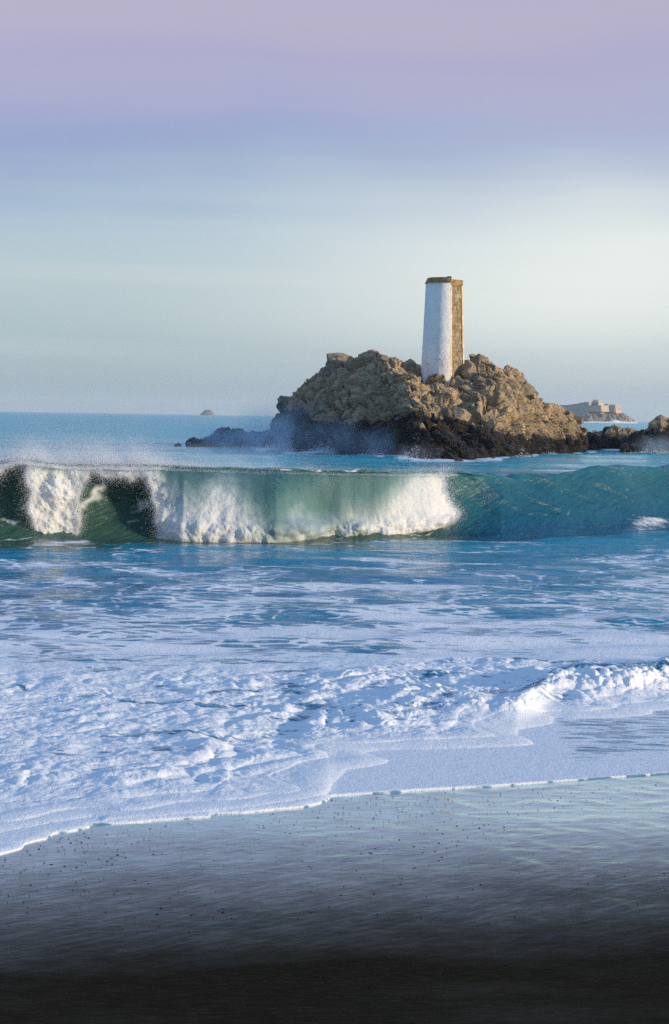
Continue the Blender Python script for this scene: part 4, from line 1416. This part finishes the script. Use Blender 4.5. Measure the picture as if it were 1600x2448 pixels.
def build_fort():
    root = empty('sea_fort', at(1410, 1006, FD))
    root.location.z = 0
    tag(root, 'pale stone sea fort with ramparts and central keep on the horizon', 'fort')
    L = root.location
    q = lambda px, py, d=0.0: at(px, py, FD + d) - L

    def wallseg(name, a, b, ytop, ybot, thick, mat, parent=root, batter=1.5):
        """wall between plan points a, b = (px, depth) with top and bottom given as picture heights at a and b"""
        (pa, da), (pb, db) = a, b
        ya, yb = ytop if isinstance(ytop, tuple) else (ytop, ytop)
        ba, bb = ybot if isinstance(ybot, tuple) else (ybot, ybot)
        A_t, B_t = q(pa, ya, da), q(pb, yb, db)
        A_b, B_b = q(pa, ba, da), q(pb, bb, db)
        n = (B_t - A_t).cross(Vector((0, 0, 1))).normalized()
        bot = [A_b + n * batter, B_b + n * batter, B_b - n * thick, A_b - n * thick]
        top = [A_t, B_t, B_t - n * thick, A_t - n * thick]
        o = bm_obj(name, lambda bm: prism(bm, bot, top), mat, parent)
        # coping course along the parapet
        cop = bm_obj('parapet', lambda bm: prism(bm, [v + Vector((0, 0, 0.02)) + (n * 0.5 if i < 2 else -n * 0.2) for i, v in enumerate(top)], [v + Vector((0, 0, 0.9)) + (n * 0.5 if i < 2 else -n * 0.2) for i, v in enumerate(top)]), M_FORT, o)
        return o, n
    # long flank that runs away to seaward (in its own shade), then the bastions facing the light
    wallseg('rampart', (1338, 62), (1358, 34), (970, 970), (1002, 1000), 5, M_FORT)
    wallseg('rampart', (1358, 33), (1386, 8), (969.5, 966), (1000, 998), 5, M_FORT)
    wallseg('rampart', (1386, 7), (1408, -14), (965, 962.5), (998, 996), 5, M_FORT)
    wallseg('bastion', (1408, -15), (1437, -22), (970.5, 970.5), (984, 984), 8, M_FORT)
    wallseg('bastion', (1437, -22), (1460, -8), (970.5, 970.5), (984, 985), 8, M_FORT)
    wallseg('bastion', (1460, -7), (1471, -14), (970, 970), (986, 986), 8, M_FORT)
    o, n = wallseg('bastion', (1471, -14), (1484, -2), (969, 969.5), (988, 988), 8, M_FORT)
    for k in range(3):
        px = 1474 + k * 3.4
        d = -14 + (px - 1471) / 13 * 12
        c = q(px, 979, d) + n * 0.9
        tdir = Vector((-n.y, n.x, 0))
        w_, h_ = 0.55, 2.2
        def op(bm):
            ring = [c + tdir * (w_ * sx) + Vector((0, 0, z)) for sx, z in ((-1, -h_), (1, -h_), (1, h_ * .6), (0.6, h_), (-0.6, h_), (-1, h_ * .6))]
            prism(bm, ring, [p - n * 1.4 for p in ring])
        bm_obj('window', op, M_DARK, o)
    # yard fill so the fort is solid
    fill = [q(1345, 975, 56), q(1405, 975, -6), q(1437, 975, -14), q(1470, 975, -2), q(1480, 975, 20), q(1420, 975, 60)]
    def yard(bm):
        z = q(1420, 972, 0).z
        prism(bm, [Vector((p.x, p.y, 2)) for p in fill], [Vector((p.x, p.y, z)) for p in fill])
    bm_obj('terrace', yard, M_FORT, root)
    # keep with hipped roof, chimneys and windows
    kb = [q(1411, 972, -6), q(1431, 972, -16), q(1443, 972, 2), q(1422, 972, 12)]
    z1, z2 = q(1420, 962.5, 0).z, q(1424, 956.5, 0).z
    kt = [Vector((p.x, p.y, z1)) for p in kb]
    kb = [Vector((p.x, p.y, q(1420, 974, 0).z)) for p in kb]
    keep = bm_obj('keep', lambda bm: prism(bm, kb, kt), M_FORT, root)
    ctr = sum(kt, Vector()) / 4
    roof = bm_obj('roof', lambda bm: prism(bm, [ctr + (p - ctr) * 1.03 + Vector((0, 0, .02)) for p in kt], [Vector((ctr.x + (p.x - ctr.x) * .42, ctr.y + (p.y - ctr.y) * .42, z2)) for p in kt]), M_FORT, root)
    for px in (1420, 1424.5, 1430):
        c = q(px, 957, -2)
        bm_obj('chimney', lambda bm: prism(bm, [c + Vector((a, b, -1.5)) for a, b in ((-.6, -.6), (.6, -.6), (.6, .6), (-.6, .6))], [c + Vector((a, b, 1.4)) for a, b in ((-.6, -.6), (.6, -.6), (.6, .6), (-.6, .6))]), M_FORT, roof)
    a_, b_ = kb[0], kb[1]
    for fy in (0.35, 0.7):
        for fx in (0.2, 0.5, 0.8):
            c = a_.lerp(b_, fx)
            nn = (b_ - a_).cross(Vector((0, 0, 1))).normalized()
            if nn.y > 0:
                nn = -nn
            c = Vector((c.x, c.y, kb[0].z + (z1 - kb[0].z) * fy)) + nn * 0.25
            td = (b_ - a_).normalized()
            ring = [c + td * (.5 * sx) + Vector((0, 0, .8 * sz)) for sx, sz in ((-1, -1), (1, -1), (1, 1), (-1, 1))]
            bm_obj('window', lambda bm: prism(bm, ring, [p - nn * 0.6 for p in ring]), M_DARK, keep)
    # low roofed building beyond the bastion, watch turret on the flank
    g = [q(1444, 970, 4), q(1455, 970, -2), q(1457, 970, 6), q(1446, 970, 12)]
    lb = bm_obj('guardhouse', lambda bm: prism(bm, g, [p + Vector((0, 0, 1.0)) for p in g]), M_FORT, root)
    gc = sum(g, Vector()) / 4
    bm_obj('roof', lambda bm: prism(bm, [p + Vector((0, 0, 1.02)) for p in g], [gc + (p - gc) * .5 + Vector((0, 0, 2.3)) for p in g]), M_ROOF, lb)
    tc = q(1399, 964, 0)
    bm_obj('watch_turret', lambda bm: prism(bm, [tc + Vector((math.cos(k) * .8, math.sin(k) * .8, -1)) for k in np.arange(8) * .785], [tc + Vector((math.cos(k) * .6, math.sin(k) * .6, 2.2)) for k in np.arange(8) * .785]), M_FORT, root)


build_fort()


def build_far_surf():
    cols = np.linspace(1392, 1520, 160)
    top = 1007.5 - 3.5 * np.exp(-((cols - 1466) / 12) ** 2) - 1.2 * np.abs(fbm(cols * .12, 0 * cols, 0 * cols, 3, 71)) * 2 * smst(cols, 1392, 1410)
    v = np.linspace(0, 1, 12)
    C, Vv = np.meshgrid(cols, v)
    D = FD - 34 + Vv * 8
    _, e = ray(cols, top)
    H = np.maximum(CAMZ + e * (FD - 30), 0.4)
    Z = H[None] * np.sin(Vv * math.pi / 2) + 0.5 * fbm(C * .5, Vv * 4, 0 * C, 3, 72) * Vv - 0.1
    X = (C - 800) / FPX * D
    me = np_mesh('surf', np.stack([X, D, Z], -1).reshape(-1, 3), grid_faces(*X.shape), True)
    tag(link('surf', me, M_SURF), 'white surf breaking at the foot of the fort islet', kind='stuff')


build_far_surf()

# ------------------------------------------------------------------ specks left on the sand
def build_specks():
    r = random.Random(3)
    V, F = [], []
    for _ in range(1100):
        px = r.uniform(-200, 1800)
        ey = float(tab(px, EDGE))
        py = ey + 8 + r.expovariate(1 / 110.0)
        if py > 2350:
            continue
        Y = float(ground_Y(px, py))
        x = (px - 800) / FPX * Y
        z = 0.03 * (25 - Y) - 0.026
        s = r.uniform(0.0025, 0.007) * r.choice((0.7, 1.0, 1.0, 1.4))
        w_, hgt = s * r.uniform(1.0, 1.9), s * 0.22
        b = len(V)
        V.append((x, Y, z + hgt))
        for k in range(6):
            an = k * 1.0472 + r.uniform(-.2, .2)
            V.append((x + math.cos(an) * w_, Y + math.sin(an) * s * 1.3, z - 0.004))
        for k in range(6):
            F.append((b, b + 1 + k, b + 1 + (k + 1) % 6))
    me = np_mesh('pebbles', np.array(V), np.array(F), True)
    tag(link('pebbles', me, simple_mat('dark_pebble', (0.010, 0.012, 0.015, 1), (0.02, 0.02, 0.02, 1), 20, 0.5)), 'small dark pebbles and sand hoppers scattered over the wet sand', kind='stuff')


build_specks()


# ------------------------------------------------------------------ mist of fine spray
def mist_mat(name, density, nscale, lo, hi, col=(0.74, 0.88, 1.0, 1)):
    mt, n = new_mat(name)
    oc = n.n('ShaderNodeTexCoord').outputs['Object']
    pos = n.n('ShaderNodeNewGeometry').outputs['Position']
    ln = n.vmath('LENGTH', oc).outputs['Value']
    fall = n.smooth(ln, 1.0, 0.15)
    nz = n.smooth(n.noise(pos, nscale, 4.0, 0.6, 0.5), lo, hi)
    dens = n.math('MULTIPLY', n.math('MULTIPLY', fall, nz), density)
    v = n.n('ShaderNodeVolumePrincipled', inp={'Color': col, 'Density': dens, 'Anisotropy': 0.2})
    out(n, None, v.outputs[0])
    return mt


def mist(px, py, Y, rx, ry, rz, mat, label, rz_deg=0.0):
    bm = bmesh.new()
    bmesh.ops.create_icosphere(bm, subdivisions=2, radius=1.06)
    me = bpy.data.meshes.new('mist')
    bm.to_mesh(me)
    bm.free()
    o = link('mist', me, mat)
    o.location = at(px, py, Y)
    o.scale = (rx, ry, rz)
    o.rotation_euler = (0, 0, math.radians(rz_deg))
    tag(o, label, kind='stuff')


MM = mist_mat('rock_mist', 0.20, 0.30, 0.34, 0.70)
for a in ((700, 1040, 207, 7.5, 4.5, 4.4), (810, 1055, 196, 7.0, 4.5, 3.2), (910, 1066, 186, 5.5, 4.0, 2.3), (590, 1050, 214, 8.0, 4.0, 2.2), (985, 1085, 177, 3.5, 2.0, 1.3), (1585, 1066, 226, 4.5, 2.5, 1.7), (640, 1020, 209, 5.0, 4.0, 4.0), (520, 1045, 213, 6.0, 3.5, 2.2)):
    mist(*a, MM, 'fine spray drifting before the foot of the rocks')
BM = mist_mat('blown_mist', 0.10, 0.35, 0.30, 0.75)
for a in ((250, 1085, 78, 5.5, 6.0, 0.9), (520, 1092, 82, 6.0, 6.0, 0.8), (1090, 1118, 70, 1.6, 2.0, 0.45)):
    mist(*a, BM, 'thin spray blown back behind the crest of the breaking wave')
WM = mist_mat('wave_mist', 1.1, 1.1, 0.30, 0.70)
for a in ((120, 1185, 59.6, 0.95, 0.6, 1.3), (270, 1118, 61.0, 1.9, 0.9, 0.50), (80, 1100, 61.2, 1.5, 0.8, 0.45), (470, 1225, 59.2, 1.3, 0.5, 1.0), (560, 1200, 59.3, 1.0, 0.5, 1.2), (740, 1255, 58.8, 1.7, 0.5, 0.6), (1000, 1190, 59.6, 1.0, 0.5, 1.1)):
    mist(*a, WM, 'mist of fine spray hanging about the breaking wave')


# ------------------------------------------------------------------ air
def build_haze():
    mt, n = new_mat('haze_air')
    v = n.n('ShaderNodeVolumePrincipled', inp={'Color': (0.93, 0.96, 1.0, 1), 'Density': 0.00006, 'Anisotropy': 0.0})
    out(n, None, v.outputs[0])
    bm = bmesh.new()
    x0, x1, y0, y1, z0_, z1 = -4600, 4600, -200, 8200, -8.0, 62.0
    prism(bm, [Vector(p) for p in ((x0, y0, z0_), (x1, y0, z0_), (x1, y1, z0_), (x0, y1, z0_))], [Vector(p) for p in ((x0, y0, z1), (x1, y0, z1), (x1, y1, z1), (x0, y1, z1))])
    me = bpy.data.meshes.new('haze')
    bmesh.ops.recalc_face_normals(bm, faces=bm.faces)
    bm.to_mesh(me)
    bm.free()
    tag(link('haze', me, mt), 'pale sea haze', kind='stuff')


build_haze()
